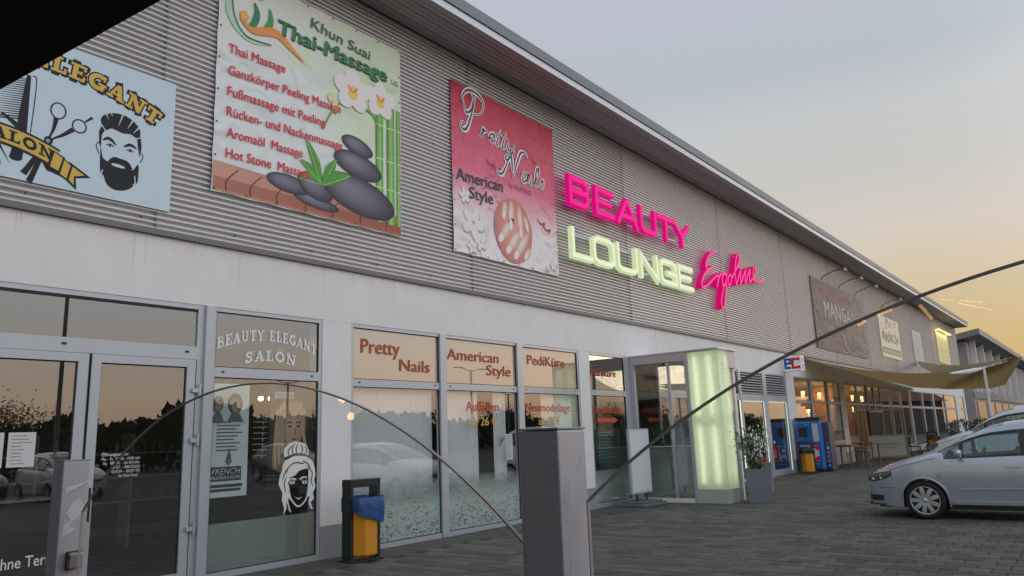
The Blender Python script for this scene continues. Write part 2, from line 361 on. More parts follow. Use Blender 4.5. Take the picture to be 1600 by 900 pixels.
for i in range(nx):
    x = 3+PX*(i+.5); off = (i % 2)*PY/2
    y = -.74-PY/2-off+PY*.5*(i % 2)*0
    j = 0
    while y > -9.2:
        v = Vector((x, y, 0))-CAM; c = v.dot(fwd)
        if c > 1:
            px = 800+1166*v.dot(r2)/c; py = 450-1166*v.dot(u2)/c
            if -60 < px < 1680 and py < 990: slots.append((v.length, x, y))
        y -= PY; j += 1
slots.sort()
variants = []
for k in range(5):
    m = MB(); paver_mesh(m, 0, 0, PX+random.uniform(-.004, .002), PY+random.uniform(-.006, .002), 0, (random.uniform(-.012, .012), random.uniform(-.012, .012)))
    o = m.build('paver', M_pave, pav); variants.append(o)
for n, (d, x, y) in enumerate(slots[:290]):
    o = variants[n] if n < 5 else variants[n % 5].copy()
    if n >= 5: COL.objects.link(o); o.parent = pav
    o.location = (x, y, random.uniform(-.003, .002)); o.rotation_euler = (0, 0, random.uniform(-.012, .012))
m = MB()
for d, x, y in slots[290:]:
    paver_mesh(m, x, y, PX+random.uniform(-.005, .002), PY+random.uniform(-.007, .002), random.uniform(-.004, .003), (random.uniform(-.014, .014), random.uniform(-.014, .014)))
m.build('distant_paver', M_paves, pav, kind='stuff')
# edging course along the wall
ev = []
for k in range(4):
    m = MB(); paver_mesh(m, 0, 0, .5, .36, 0, (random.uniform(-.006, .006), random.uniform(-.006, .006)), g=.004); ev.append(m.build('edging_slab', M_edge, pav))
n = 0
for i in range(64):
    for r in (0, 1):
        x = 3.2+i*.5+.25*r; y = -.19-.36*r-.01
        o = ev[n] if n < 4 else ev[n % 4].copy()
        if n >= 4: COL.objects.link(o); o.parent = pav
        o.location = (x, y, random.uniform(-.002, .002)+.004); n += 1
m = MB(); rg = random.Random(9)
for _ in range(420):
    x, y = rg.uniform(5, 26), rg.uniform(-8, -.8); r_ = rg.uniform(.008, .022); m.add([(x+r_*math.cos(k*1.05)*rg.uniform(.8, 1.2), y+r_*math.sin(k*1.05), .0045) for k in range(6)], [tuple(range(6))])
m.build('chewing_gum_spots', mat('gum_grey', (.22, .22, .21), .8, island=.5), kind='stuff')
m = MB()
for _ in range(60):
    x, y = rg.uniform(6, 24), rg.uniform(-7, -.7); a = rg.uniform(0, 6.28); l = rg.uniform(.02, .05); c, q_ = math.cos(a)*l, math.sin(a)*l
    m.add([(x-c, y-q_, .005), (x+q_*.4, y-c*.4, .012), (x+c, y+q_, .007), (x-q_*.4, y+c*.4, .014)], [(0, 1, 2, 3)])
m.build('fallen_leaves', mat('dry_leaf', (.22, .17, .09), .8, island=.5), kind='stuff')
# weeds in the joint along the wall: small blades
m = MB(); rw = random.Random(3)
for (wx, wy, nb) in ((7.2, -.75, 14), (13.1, -.75, 10), (13.6, -.76, 14), (15.0, -1.0, 8), (14.3, -.05, 10), (9.1, -.04, 6)):
    for _ in range(nb):
        a = rw.uniform(0, 6.28); l = rw.uniform(.03, .09); bx, by = wx+rw.uniform(-.15, .15), wy+rw.uniform(-.02, .02)
        m.add([(bx-.004, by, 0), (bx+.004, by, 0), (bx+l*.6*math.cos(a), by+l*.6*math.sin(a), l)], [(0, 1, 2)])
m.build('weeds', mat('weed_green', (.07, .11, .03), .7), kind='stuff')

# ================================================================== MAIN BUILDING
bld = empty('retail_building', (0, 0, 0), label='long two tone retail building with white lower wall and corrugated grey cladding above the shopfronts', cat='building')
ZH, ZC, ZS = 3.43, 4.30, 9.0; X0, X1 = -8, 70
def part(mb, name, m, parent=bld, **k): return mb.build(name, m, parent, **k)
part(MB().box(X0, X1, 0, .30, ZH, ZC+.1), 'render_wall', M_plaster)
# pillars and plinths between the openings
part(MB().box(15.921, 16.125, .0, .12, 0, ZH), 'door_frame', M_alu)
for a, b in ((6.95, 7.49), (13.88, 14.28), (27.42, 28.30), (34.30, 35.02), (65.2, 67.4), (69.2, 70)):
    part(MB().box(a, b, 0.001, .30, .45, ZH-.001), 'pillar', M_plaster)
    part(MB().box(a+.004, b-.004, .006, .30, -.02, .45), 'plinth', M_plinth)
m = PR(-.0004); rz_ = random.Random(12)
for _ in range(150):
    x = rz_.uniform(2.5, 60); l = rz_.uniform(.1, .75)**1.3; w_ = rz_.uniform(.006, .03)
    g_ = rz_.uniform(.58, .70); m.stroke([(x, 4.28), (x+rz_.uniform(-.01, .01), 4.28-l)], w_, (g_, g_, g_*.99), 0, taper=(1, .15))
m.out('rain_streaks', bld, print_mat('streak_print', .9, 0, .1), kind='stuff')
# solid body of the building
part(MB().box(X0, X1, .30, .34, ZH, ZS), 'upper_wall', mat('rear_wall', (.3, .3, .3), .9))
part(MB().box(X0, X1, 28, 28.3, 0, 9), 'back_wall', M_intw)
part(MB().box(X0-.3, X0, 0, 28.3, 0, 9), 'end_wall', M_intw)
part(MB().box(X1-.02, X1+.06, .0, 28.3, 0, 9.0), 'end_wall', M_clad)
# corrugated sheets
def corr(x0, x1):
    m = MB(); rows = []; p = .0755; n = int((ZS-ZC)/p); q = 8
    prof = [(.0, -.038), (.10, -.042), (.28, -.043), (.41, -.041), (.46, -.034), (.50, -.004), (.56, .004), (.84, .005), (.90, -.002), (.96, -.034)]
    for i in range(n):
        for a, y in prof: rows.append((y, ZC+(i+a)*p))
    rows.append((-.03, ZC+n*p))
    m.grid([[(x0, y-.004, z), (x1, y-.004, z)] for y, z in rows]); return m
xs = [X0]+[-1.65+6*k for k in range(12)]+[X1]
for a, b in zip(xs[:-1], xs[1:]):
    part(corr(a, b-.006), 'cladding_sheet', M_clad, smooth=2)
    part(MB().box(b-.014, b+.004, -.044, -.02, ZC, ZS), 'sheet_joint', M_flash)
part(MB().box(X0, X1, -.0505, .02, ZC-.055, ZC+.02), 'drip_flashing', M_flash)
m = MB()
for i in range(60):
    for z in (4.43, 5.26, 6.1, 6.93, 7.76, 8.6):
        x = -6+i*1.27+(.1 if int(z*10) % 2 else 0); m.box(x-.009, x+.009, -.052, -.03, z-.009, z+.009)
part(m, 'cladding_screw', mat('screw_dark', (.05, .05, .05), .5), kind='stuff')
# soffit boards, fascia, gutter, roof
for k in range(8):
    y1 = -.05-k*.113; part(MB().box(X0, X1+.02, y1-.101, y1, 9.0-.004*(k % 2), 9.03), 'soffit_board', M_soffit)
part(MB().box(X0, X1+.02, -.96, .3, 9.035, 9.06), 'soffit_backing', M_dark)
part(MB().box(X0, X1+.03, -.99, -.962, 8.985, 9.13), 'gutter', M_gut)
part(MB().box(X0, X1+.06, -1.02, -.95, 9.135, 9.36), 'fascia', M_fas)
part(MB().box(X0, X1+.05, -.94, 28.5, 9.10, 9.33), 'roof', mat('roof_sheet', (.2, .2, .21), .7))
part(MB().box(X1+.021, X1+.05, -.95, 28.3, 8.99, 9.095), 'verge_board', M_gut)
# interior floor, ceiling, rear and dividing walls
part(MB().box(X0, X1, .30, 9, -.02, .012), 'interior_floor', M_intf)
part(MB().box(X0, X1, .36, 9, 3.46, 3.5), 'ceiling', mat('ceiling_white', (.45, .44, .42), .9))
for a, b, c in ((X0, 7.2, 6.2), (7.26, 14.0, 4.5), (14.06, 22.9, 6), (22.96, 28.0, 7), (28.06, X1, 8)):
    part(MB().box(a, b, c, c+.1, .012, 3.46), 'interior_wall', M_intw)
for x in (7.2, 14.0, 22.9, 28.0, 48): part(MB().box(x, x+.06, .30, 8, .012, 3.46), 'interior_wall', M_intw)

def window(x0, x1, bars_x, rail, z0=.0, z1=ZH, top=None, yb=0, fr=.055, sill=.09, glass=M_glass, name='window_frame', low=None):
    """frame of one opening with mullions at bars_x [(centre, width)], a rail (z, height); panes are sub-parts"""
    m = MB(); y0, y1 = yb+.012, yb+.075
    m.box(x0, x1, y0, y1, z1-.055, z1); m.box(x0, x1, y0-.004, y1, z0, z0+sill)
    if rail: m.box(x0, x1, y0+.001, y1, rail[0], rail[0]+rail[1])
    edges = [x0, x1]; m.box(x0, x0+fr, y0+.002, y1, z0+.01, z1-.01); m.box(x1-fr, x1, y0+.002, y1, z0+.01, z1-.01)
    spans = []; px = x0+fr
    for c, w in bars_x: m.box(c-w/2, c+w/2, y0-.03, y1+.03, z0+.002, z1-.002); spans.append((px, c-w/2)); px = c+w/2
    spans.append((px, x1-fr)); f = part(m, name, M_alu)
    g = MB()
    for a, b in spans:
        zs = [(z0+sill, rail[0]), (rail[0]+rail[1], z1-.055)] if rail else [(z0+sill, z1-.055)]
        for c, d in zs:
            part(MB().box(a+.002, b-.002, yb+.042, yb+.043, c+.001, d-.001), 'pane', glass, f)
            for q in ((a, a+.012, c, d), (b-.012, b, c, d), (a, b, d-.012, d), (a, b, c, c+.012)): g.box(q[0], q[1], yb+.026, yb+.05, q[2], q[3])
    part(g, 'gasket', M_alud, f)
    if rail:
        for a, b in spans:
            for x in (a+.12, b-.12): part(MB().box(x-.016, x+.016, yb+.004, yb+.02, rail[0]+rail[1]*.45, rail[0]+rail[1]*.45+.022), 'drain_cap', M_black, f)
    return f, spans
# --- salon front: transom over the double door, door leaves, side light
part(MB().box(-1, 5.10, .01, .09, 2.72, 2.885).box(-1, 5.10, .01, .09, 3.37, ZH).box(4.99, 5.08, .012, .09, 0, 3.37).box(5.08, 5.19, -.035, .10, 0, ZH), 'door_frame', M_alu)
tf = part(MB().box(-1, 4.99, .02, .06, 3.34, 3.369), 'transom_frame', M_alud)
part(MB().box(-1, 4.985, .042, .043, 2.886, 3.365), 'pane', M_glass, tf)
for x in (3.42, 4.86): part(MB().box(x-.025, x+.025, .003, .02, 2.80, 2.825), 'drain_cap', M_black)
for a, b, hs in ((2.38, 3.70, -1), (3.72, 4.985, 1)):
    m = MB(); s_ = .115
    m.box(a, b, .005, .07, 2.62, 2.715); m.box(a, b, .005, .07, .02, .14); m.box(a, a+s_, .006, .07, .03, 2.70); m.box(b-s_, b, .006, .07, .03, 2.70)
    d = part(m, 'door', M_alu)
    part(MB().box(a+s_, b-s_, .04, .041, .14, 2.62), 'pane', M_glass, d)
    g = MB()
    for q in ((a+s_, a+s_+.012, .14, 2.62), (b-s_-.012, b-s_, .14, 2.62), (a+s_, b-s_, 2.607, 2.62)): g.box(q[0], q[1], .028, .05, q[2], q[3])
    part(g, 'gasket', M_alud, d)
    part(MB().box(a-.003, a+.006 if hs > 0 else a, .0, .02, .02, 2.715).box(b-.001, b+.006, .001, .02, .02, 2.715), 'door_gap', M_alud, d)
    if hs > 0:
        for z in (2.30, 1.68, .62): part(MB().box(b-.05, b+.03, -.035, .01, z, z+.05).tube([(b+.045, -.03, z-.04), (b+.045, -.03, z+.11)], .018), 'hinge', M_alu, d)
    hx = a+.055 if hs > 0 else b-.055
    if hs > 0: part(MB().tube([(hx, -.07, .86), (hx, -.07, 1.22)], .013).tube([(hx, -.07, .88), (hx, .01, .88)], .01).tube([(hx, -.07, 1.2), (hx, .01, 1.2)], .01), 'handle', M_black, d)
fS, _ = window(5.19, 6.95, [], (2.51, .13), z0=0, sill=.075)
fB, spB = window(7.49, 13.88, [(9.53, .15), (11.73, .17)], (2.455, .115), z0=-.01, sill=.08)
fC, spC = window(14.28, 15.92, [], (2.455, .125), z0=.0, sill=.11)
# --- solarium facade behind the porch: window, louvres and lit doors
fE0, _ = window(17.6, 22.98, [(19.4, .1), (21.2, .1)], (2.47, .2), sill=.1)
part(MB().box(22.98, 23.12, -.012, .09, 0, ZH).box(25.06, 25.38, -.010, .09, 0, ZH).box(27.26, 27.42, -.011, .09, 0, ZH).box(23.12, 27.26, .002, .09, 2.47, 2.68).box(23.12, 27.26, .003, .09, 0, .10).box(23.12, 27.26, .003, .09, 3.38, ZH), 'door_frame', M_alu)
for a, b in ((23.12, 25.06), (25.38, 27.26)):
    lf = part(MB().box(a, b, .08, .10, 2.68, 3.38), 'louvre_vent', M_dark)
    for k in range(8):
        z = 2.70+k*.086
        part(MB().add([(a, .07, z+.055), (b, .07, z+.055), (b, .005, z), (a, .005, z), (a, .07, z+.065), (b, .07, z+.065), (b, .005, z+.012), (a, .005, z+.012)], [(0, 1, 2, 3), (7, 6, 5, 4), (3, 2, 6, 7), (0, 3, 7, 4), (1, 5, 6, 2)]), 'slat', M_alu, lf)
    dl = part(MB().box(a, a+.09, .01, .06, .1, 2.47).box(b-.09, b, .01, .06, .1, 2.47).box(a+.09, b-.09, .01, .06, .1, .2), 'door', M_alu)
    part(MB().box(a+.09, b-.09, .034, .035, .2, 2.47), 'pane', M_glass, dl)
    part(MB().box(a+.10, b-.10, -.006, .01, 2.445, 2.462).box(b-.085, b-.055, -.006, .009, .12, 2.44), 'light_strip', mat('led_strip', (.6, .7, .6), .5, emit=(.62, .74, .60), estr=.95), dl)
part(MB().box(22.86, 22.93, -.022, -.004, .12, 2.47), 'light_strip', MATS['led_strip'])
# --- restaurant front
fF1, _ = window(28.30, 34.30, [(30.28, .18), (32.45, .18)], (2.45, .10), z0=.88, sill=.08)
for k in range(3): part(MB().box(28.32+k*1.99, 30.28+k*1.99, .02, .06, 0, .879), 'parapet_panel', mat('panel_grey', (.36, .36, .36), .6, noise=.1, nscale=2))
fF2, _ = window(35.02, 37.1, [], (2.45, .10), z0=.55, sill=.08)
part(MB().box(35.04, 37.08, .02, .06, 0, .549), 'parapet_panel', MATS['panel_grey'])
fF3, _ = window(37.1, 41.6, [(38.9, .12), (40.2, .12)], (2.45, .1), z0=2.2, sill=.05)
part(MB().box(37.1, 37.24, .0, .1, 0, 2.2).box(38.84, 38.98, .0, .1, 0, 2.2), 'door_frame', mat('dark_bronze', (.06, .045, .04), .5))
fF4, _ = window(41.6, 48.4, [(43.8, .12), (46.2, .12)], (2.42, .1), sill=.4)
fF6, _ = window(38.98, 41.6, [], None, z0=.0, z1=2.199, sill=.3)
fF5, _ = window(48.4, 65.2, [(48.7, .35), (52.4, .2), (56.1, .35), (60.5, .3)], (2.40, .12), sill=.3)
fF7, _ = window(67.4, 69.2, [], (2.4, .12), sill=.3)
# stainless sill strip and back counter pieces are things of their own below

# ================================================================== DECALS AND LETTERING ON GLASS (parts of their frames)
WHT = (.75, .76, .74); ORG = (.40, .085, .035); ORG2 = (.62, .09, .03); YEL = (.62, .40, .06)
p = PR(.036)
def arch1(X, Z): return X, Z + .17*(1-((X-6.08)/.82)**2)
slab(p, 'BEAUTY ELEGANT', 5.27, 6.88, 2.87, .155, WHT, 1, fn=arch1)
p.out('lettering', fS); p = PR(.036)
slab(p, 'SALON', 5.68, 6.52, 2.71, .15, WHT, 1, extra=.0, fn=lambda X, Z: (X, Z+.05*(1-((X-6.1)/.4)**2)))
p.out('lettering', fS)
p = PR(.036)
def sh(t, x0, x1, z, c, col=ORG, b=.04): PR(.036).text(t, x0, x1, z, c, col, 1, b).out('lettering', fB)
sh('Pretty', 7.72, 8.54, 2.99, .22); sh('Nails', 8.54, 9.24, 2.74, .19)
sh('American', 9.68, 11.12, 3.0, .19); sh('Style', 10.76, 11.48, 2.76, .19)
sh('PediKüre', 12.04, 13.36, 3.03, .19); sh('Maniküre', 14.40, 15.50, 2.90, .17)
sh('Auffüllen', 10.15, 11.07, 2.09, .17, ORG2, .03); sh('Neumodellage', 11.93, 13.5, 2.09, .165, ORG2, .008)
sh('Nagelstudio', 14.40, 15.64, 2.06, .16, ORG2, .008)
sh('ab 26 €', 10.25, 11.0, 1.83, .15, YEL, .03); sh('ab 28 €', 12.33, 13.1, 1.82, .15, YEL, .008)
PR(.036).poly([(14.56, 1.86), (15.22, 1.86), (15.22, 1.82), (15.48, 1.90), (15.22, 1.985), (15.22, 1.945), (14.56, 1.945)], ORG2).out('arrow', fC)
p = PR(.036)
for i, (t, a, b) in enumerate((('Öffnungszeiten:', 3.92, 4.22), ('Mo. - Fr.  09:00 - 19:00 Uhr', 3.92, 4.36), ('Sa.  08:30 - 16:30 Uhr', 3.94, 4.36), ('0157 - 58610251', 4.04, 4.36), ('02434 - 3025170', 4.04, 4.36), ('Sie Ihren Haar', 4.12, 4.34))):
    p.text(t, a, b, 1.555-i*.048, .032 if i else .036, WHT, 1, .01)
p.out('lettering', d); p = PR(.036)
p.text('Ohne Termin', 2.90, 3.60, .46, .11, WHT, 1, .004)
p.out('lettering', d)
# hair model decal in white lines on the side light
p = PR(.036); DKG = (.02, .022, .025)
for P in ([(6.348, 1.438), (6.339, 1.547), (6.409, 1.618), (6.506, 1.653), (6.624, 1.639), (6.716, 1.603), (6.759, 1.518), (6.753, 1.457), (6.644, 1.486), (6.51, 1.486)], [(6.366, 1.397), (6.495, 1.445), (6.594, 1.452), (6.713, 1.436), (6.834, 1.37), (6.778, 1.267), (6.683, 1.266), (6.599, 1.244), (6.534, 1.185), (6.453, 1.163), (6.416, 1.071), (6.426, 0.964), (6.467, 0.854), (6.395, 0.913), (6.405, 0.753), (6.354, 0.658), (6.367, 0.757), (6.326, 0.866), (6.336, 0.958), (6.269, 1.082), (6.285, 1.187), (6.321, 1.265), (6.326, 1.331)], [(6.834, 1.37), (6.86, 1.29), (6.883, 1.177), (6.857, 1.096), (6.893, 1.01), (6.839, 0.932), (6.861, 0.848), (6.801, 0.798), (6.85, 0.698), (6.802, 0.716), (6.767, 0.801), (6.785, 0.881), (6.745, 0.885), (6.768, 1.047), (6.759, 1.157), (6.757, 1.254)]): p.poly(P, WHT, 1)
p.stroke([(6.401, 0.913), (6.43, 0.804), (6.471, 0.702), (6.431, 0.751)], .03, WHT, 1, sm=5, taper=(1, .2))
p.stroke([(6.423, 1.071), (6.459, 0.908), (6.527, 0.809), (6.594, 0.763), (6.676, 0.795), (6.741, 0.885), (6.768, 1.074)], .022, WHT, 1, sm=5); p.stroke([(6.438, 1.124), (6.486, 1.147), (6.546, 1.127)], .022, WHT, 2, sm=4, taper=(.5, 1.1)); p.stroke([(6.619, 1.125), (6.668, 1.155), (6.739, 1.148)], .022, WHT, 2, sm=4, taper=(1.1, .5))
for ex, ez in ((6.487, 1.088), (6.697, 1.079)):
    p.ell(ex, ez, .042, .02, WHT, 2, n=14, rings=1); p.ell(ex, ez, .013, .015, DKG, 3, n=10, rings=1)
    for k in (-2, -1, 0, 1, 2): p.stroke([(ex+k*.018, ez+.015), (ex+k*.028, ez+.035)], .005, WHT, 2)
p.poly([(6.525, 0.903), (6.591, 0.87), (6.664, 0.891), (6.592, 0.854)], WHT, 2)
for P in ([(6.387, 1.207), (6.433, 1.312), (6.547, 1.361), (6.664, 1.342), (6.68, 1.388)], [(6.325, 1.131), (6.37, 1.235), (6.449, 1.325)], [(6.715, 1.311), (6.82, 1.209), (6.805, 1.099), (6.841, 1.014)], [(6.388, 1.18), (6.358, 1.076), (6.387, 0.967)], [(6.663, 1.383), (6.756, 1.323), (6.792, 1.238)], [(6.429, 1.448), (6.411, 1.53), (6.475, 1.597)], [(6.494, 1.473), (6.476, 1.555), (6.524, 1.622)], [(6.561, 1.475), (6.542, 1.553), (6.574, 1.621)], [(6.628, 1.473), (6.649, 1.549), (6.624, 1.611)], [(6.695, 1.465), (6.725, 1.525), (6.689, 1.587)]): p.stroke(P, .013, DKG, 3, sm=6, taper=lambda t: .5+.8*math.sin(math.pi*t))
p.out('hair_decal', fS)
# frosted film at the foot of the windows
M_frost = mat('frosted_film', (.60, .68, .66), .5, noise=.12, nscale=3)
def fade(m, z0, z1):
    n = m.node_tree; N = n.nodes; o = N['Material Output']; B = N['Principled BSDF']; t = N.new('ShaderNodeTexCoord'); x = N.new('ShaderNodeSeparateXYZ'); r = N.new('ShaderNodeMapRange')
    r.inputs[1].default_value = z0; r.inputs[2].default_value = z1; r.inputs[3].default_value = 1; r.inputs[4].default_value = 0; n.links.new(t.outputs['Object'], x.inputs[0]); n.links.new(x.outputs[2], r.inputs[0]); n.links.new(r.outputs[0], B.inputs['Alpha'])
fade(M_frost, .55, 1.02)
part(MB().box(5.27, 6.88, .046, .047, .08, .66), 'frosted_film', mat('frosted_film_grey', (.28, .33, .31), .5, noise=.15, nscale=2), fS)
for i, (a, b) in enumerate(spB): part(MB().box(a+.005, b-.005, .046, .047, .075, .98), 'frosted_film', M_frost, fB)
part(MB().box(spC[0][0]+.01, spC[0][1]-.01, .046, .047, .115, .80), 'frosted_film', M_frost, fC)
p = PR(.036); rq = random.Random(5); DK = (.05, .09, .09)
for a, b in list(spB)+[(14.36, 15.84)]:
    f = 1 if b-a < 3 else 1
    for _ in range(int((b-a)*190)):
        x = rq.uniform(a+.04, b-.04); edge = min((x-a), (b-x)); z = .08+abs(rq.gauss(0, .28)) if rq.random() < .75 else rq.uniform(.08, 1.05)
        if z > 1.05: continue
        an = rq.uniform(0, 6.28); l = rq.uniform(.012, .032)
        p.stroke([(x, z), (x+l*math.cos(an), z+l*math.sin(an)), (x+l*math.cos(an)+l*.7*math.cos(an+1.2), z+l*math.sin(an)+l*.7*math.sin(an+1.2))], .0065, DK, 1)
p.out('leaf_pattern', fB)
# vertical blinds and shop interiors (things)
M_blind = mat('blind_fabric', (.78, .78, .80), .8)
def blind(a, b, z0, z1, y, label, step=.122, w=.136):
    t = empty('vertical_blind', (a, y, 0), label=label, cat='blind', group=None)
    MB().box(0, b-a, -.02, .02, z1, z1+.04).build('head_rail', M_white, t)
    first = None
    for k in range(int((b-a)/step)):
        if first is None:
            first = MB().box(-w/2*.94, w/2*.94, -.0015, .0015, z0, z1-.003).build('slat', M_blind, t); o = first
        else: o = first.copy(); COL.objects.link(o); o.parent = t
        o.location = (step*(k+.5), 0, 0); o.rotation_euler = (0, 0, .0+random.uniform(-.06, .05))
    return t
blind(7.56, 9.44, .1, 2.44, .16, 'closed white vertical blind behind the lower window pane nearest the doorway bin')
blind(9.62, 10.62, .1, 2.44, .16, 'white vertical blind half drawn behind the middle nail studio window')
blind(11.05, 11.45, .1, 2.44, .16, 'narrow stack of blind slats beside the notice in the middle nail studio window')
blind(12.6, 13.80, .1, 2.44, .16, 'white vertical blind at the window next to the wall pillar behind the steel post')
# board behind the upper nail studio panes; sunset reflection put into its salmon colour
M_fan = mat('fanlight_reflection_board', (.60, .42, .31), .6)
for a, b in spB: part(MB().box(a+.004, b-.004, .05, .054, 2.575, 3.37), 'fanlight_reflection_board', M_fan, fB)
# papers, posters
def sheet(name, x0, x1, z0, z1, y, label, cat, draw=None, bg=(.6, .62, .62)):
    p = PR(y); p.rect(x0, x1, z0, z1, bg, 0)
    p.box(x0, x1, y+.0005, y+.002, z0, z1, col=bg)
    if draw: draw(p)
    return p.out(name, None, label=label, cat=cat)
def lines(x0, x1, z0, z1, n, col=(.12, .13, .14), w=.006):
    def f(p):
        r = random.Random(int(x0*100))
        for i in range(n):
            z = z1-(i+1)*(z1-z0)/(n+1); p.rect(x0+.03, x0+.03+(x1-x0-.06)*r.uniform(.45, 1), z-w/2, z+w/2, col, 1)
    return f
sheet('notice', 2.66, 2.93, 1.48, 1.84, .034, 'white paper notice taped inside the salon door glass at the picture edge', 'notice', lines(2.66, 2.93, 1.48, 1.84, 8))
sheet('notice', 2.97, 3.23, 1.48, 1.84, .034, 'white paper notice with typed lines on the left salon door, beside another sheet', 'notice', lines(2.97, 3.23, 1.48, 1.84, 9))
def fr(p):
    cx_, = (5.50,)
    p.poly([(5.23, 1.9), (5.77, 1.9), (5.77, 2.42), (5.23, 2.42)], None, 1, cols=[(.42, .55, .56), (.58, .68, .68), (.62, .74, .78), (.46, .62, .68)])
    for qx, qz, s in ((5.33, 2.16, .8), (5.58, 2.17, 1.05)):
        p.ell(qx, qz, .105*s, .13*s, (.10, .08, .07), 2, col2=(.30, .22, .17), hz=.04); p.ell(qx+.012, qz-.03, .055*s, .08*s, (.34, .27, .24), 3)
        p.stroke([(qx-.07*s, qz+.05), (qx, qz+.08*s), (qx+.07*s, qz+.03)], .04*s, (.12, .09, .08), 4, sm=5)
        for e in (-.02, .025): p.ell(qx+.01+e*s, qz-.02, .009, .005, (.04, .04, .04), 5, n=8, rings=1)
        p.poly([(qx-.1*s, qz-.24), (qx+.13*s, qz-.24), (qx+.05*s, qz-.1), (qx-.04*s, qz-.1)], (.16, .17, .18), 2)
    for i in range(9):
        z = 1.93-i*.045; p.rect(5.33, 5.33+(.2, .34, .28, .37, .3, .25, .34, .28, .3)[i], z-.008, z+.008, (.12, .16, .17), 2)
    p.poly([(5.46, 1.42), (5.52, 1.60), (5.56, 1.42), (5.51, 1.37)], (.15, .17, .18), 2)
    p.rect(5.25, 5.70, 1.18, 1.36, (.03, .035, .04), 2); p.text('FRENCH', 5.28, 5.67, 1.265, .075, (.6, .62, .62), 3, .0, .25)
    p.text('BALAYAGE & GLOSS', 5.27, 5.68, 1.205, .04, (.6, .62, .62), 3, .03)
    p.rect(5.25, 5.72, 1.10, 1.14, (.04, .045, .05), 2); p.rect(5.25, 5.70, 1.05, 1.085, (.04, .045, .05), 2)
sheet('poster', 5.22, 5.79, .98, 2.43, .050, 'tall pale hair colouring poster with two faces and a black caption in the side window', 'poster', fr, (.66, .74, .76))
def portrait(p):
    p.poly([(6.12, 1.05), (6.87, 1.05), (6.87, 2.40), (6.12, 2.40)], None, 1, cols=[(.03, .025, .025), (.02, .02, .02), (.05, .04, .035), (.11, .10, .09)])
    p.ell(6.47, 1.95, .27, .36, (.12, .08, .05), 2, col2=(.52, .38, .25), hx=-.1, hz=.1)
    p.poly([(6.20, 1.95), (6.16, 1.3), (6.38, 1.2), (6.36, 1.9)], None, 2, cols=[(.62, .48, .34), (.28, .19, .13), (.20, .14, .10), (.52, .38, .26)])
    p.ell(6.50, 1.84, .165, .25, (.42, .28, .21), 3, col2=(.66, .48, .38), hx=-.04, hz=.06)
    for a, b in (((6.24, 2.1), (6.22, 1.3)), ((6.29, 2.16), (6.28, 1.35)), ((6.34, 2.2), (6.33, 1.5)), ((6.68, 2.1), (6.73, 1.5)), ((6.62, 2.2), (6.70, 1.6))):
        p.stroke([a, ((a[0]+b[0])/2-.03, (a[1]+b[1])/2), b], .035, (.55, .41, .27), 4, sm=5)
    p.stroke([(6.33, 2.05), (6.42, 2.14), (6.55, 2.13), (6.66, 2.0)], .08, (.42, .30, .20), 5, sm=5)
    for ex in (6.44, 6.58):
        p.ell(ex, 1.86, .032, .013, (.03, .02, .02), 6, n=12, rings=2); p.stroke([(ex-.045, 1.905), (ex, 1.925), (ex+.045, 1.905)], .014, (.10, .06, .04), 6, sm=4)
    p.stroke([(6.52, 1.85), (6.535, 1.77), (6.505, 1.755)], .012, (.22, .13, .10), 6, sm=4)
    p.ell(6.51, 1.685, .042, .016, (.34, .09, .08), 6, n=12, rings=2)
    p.rect(6.18, 6.50, 2.25, 2.345, (.45, .46, .44), 6); p.text('MOSTOSE', 6.2, 6.48, 2.275, .045, (.16, .16, .15), 7, .0)
    for i in range(8): p.rect(5.86, 6.08, 2.0-i*.075, 2.012-i*.075, (.30, .31, .30), 2); p.rect(6.0, 6.02, 1.97-i*.075, 2.02-i*.075, (.3, .3, .3), 3)
sheet('poster', 6.10, 6.88, 1.02, 2.42, .052, 'dark portrait poster of a blonde woman behind the white hair drawing', 'poster', portrait, (.04, .035, .03))
sheet('notice', 11.24, 11.46, 1.18, 1.66, .034, 'small white notice stuck in the middle nail studio window above a dark card', 'notice', lines(11.24, 11.46, 1.18, 1.66, 10), (.42, .48, .46))
sheet('poster', 14.42, 15.55, .95, 1.72, .06, 'dark green price list hanging in the narrow nail studio window', 'poster', lines(14.5, 15.4, 1.0, 1.7, 9, (.05, .25, .2), .03), (.02, .05, .045))
# ================================================================== SIGNS ON THE CLADDING
BY = -.075
def grommets(t, x0, x1, z0, z1, y, n=7):
    m = MB()
    for i in range(n+1):
        for z in (z0+.04, z1-.04): x = x0+.04+(x1-x0-.08)*i/n; m.lathe([(.0, -.004), (.013, -.004), (.013, .002)], 8, (0, 0, 0)); k = 24; vs = m.v[-k:]; m.v[-k:] = [(x+v[0], y-.012+v[2]*.5, z+v[1]) for v in vs]
        for x in (x0+.04, x1-.04): z = z0+.04+(z1-z0-.08)*i/n; m.lathe([(.0, -.004), (.013, -.004), (.013, .002)], 8, (0, 0, 0)); k = 24; vs = m.v[-k:]; m.v[-k:] = [(x+v[0], y-.012+v[2]*.5, z+v[1]) for v in vs]
    m.build('grommet', M_black, t, kind='stuff')
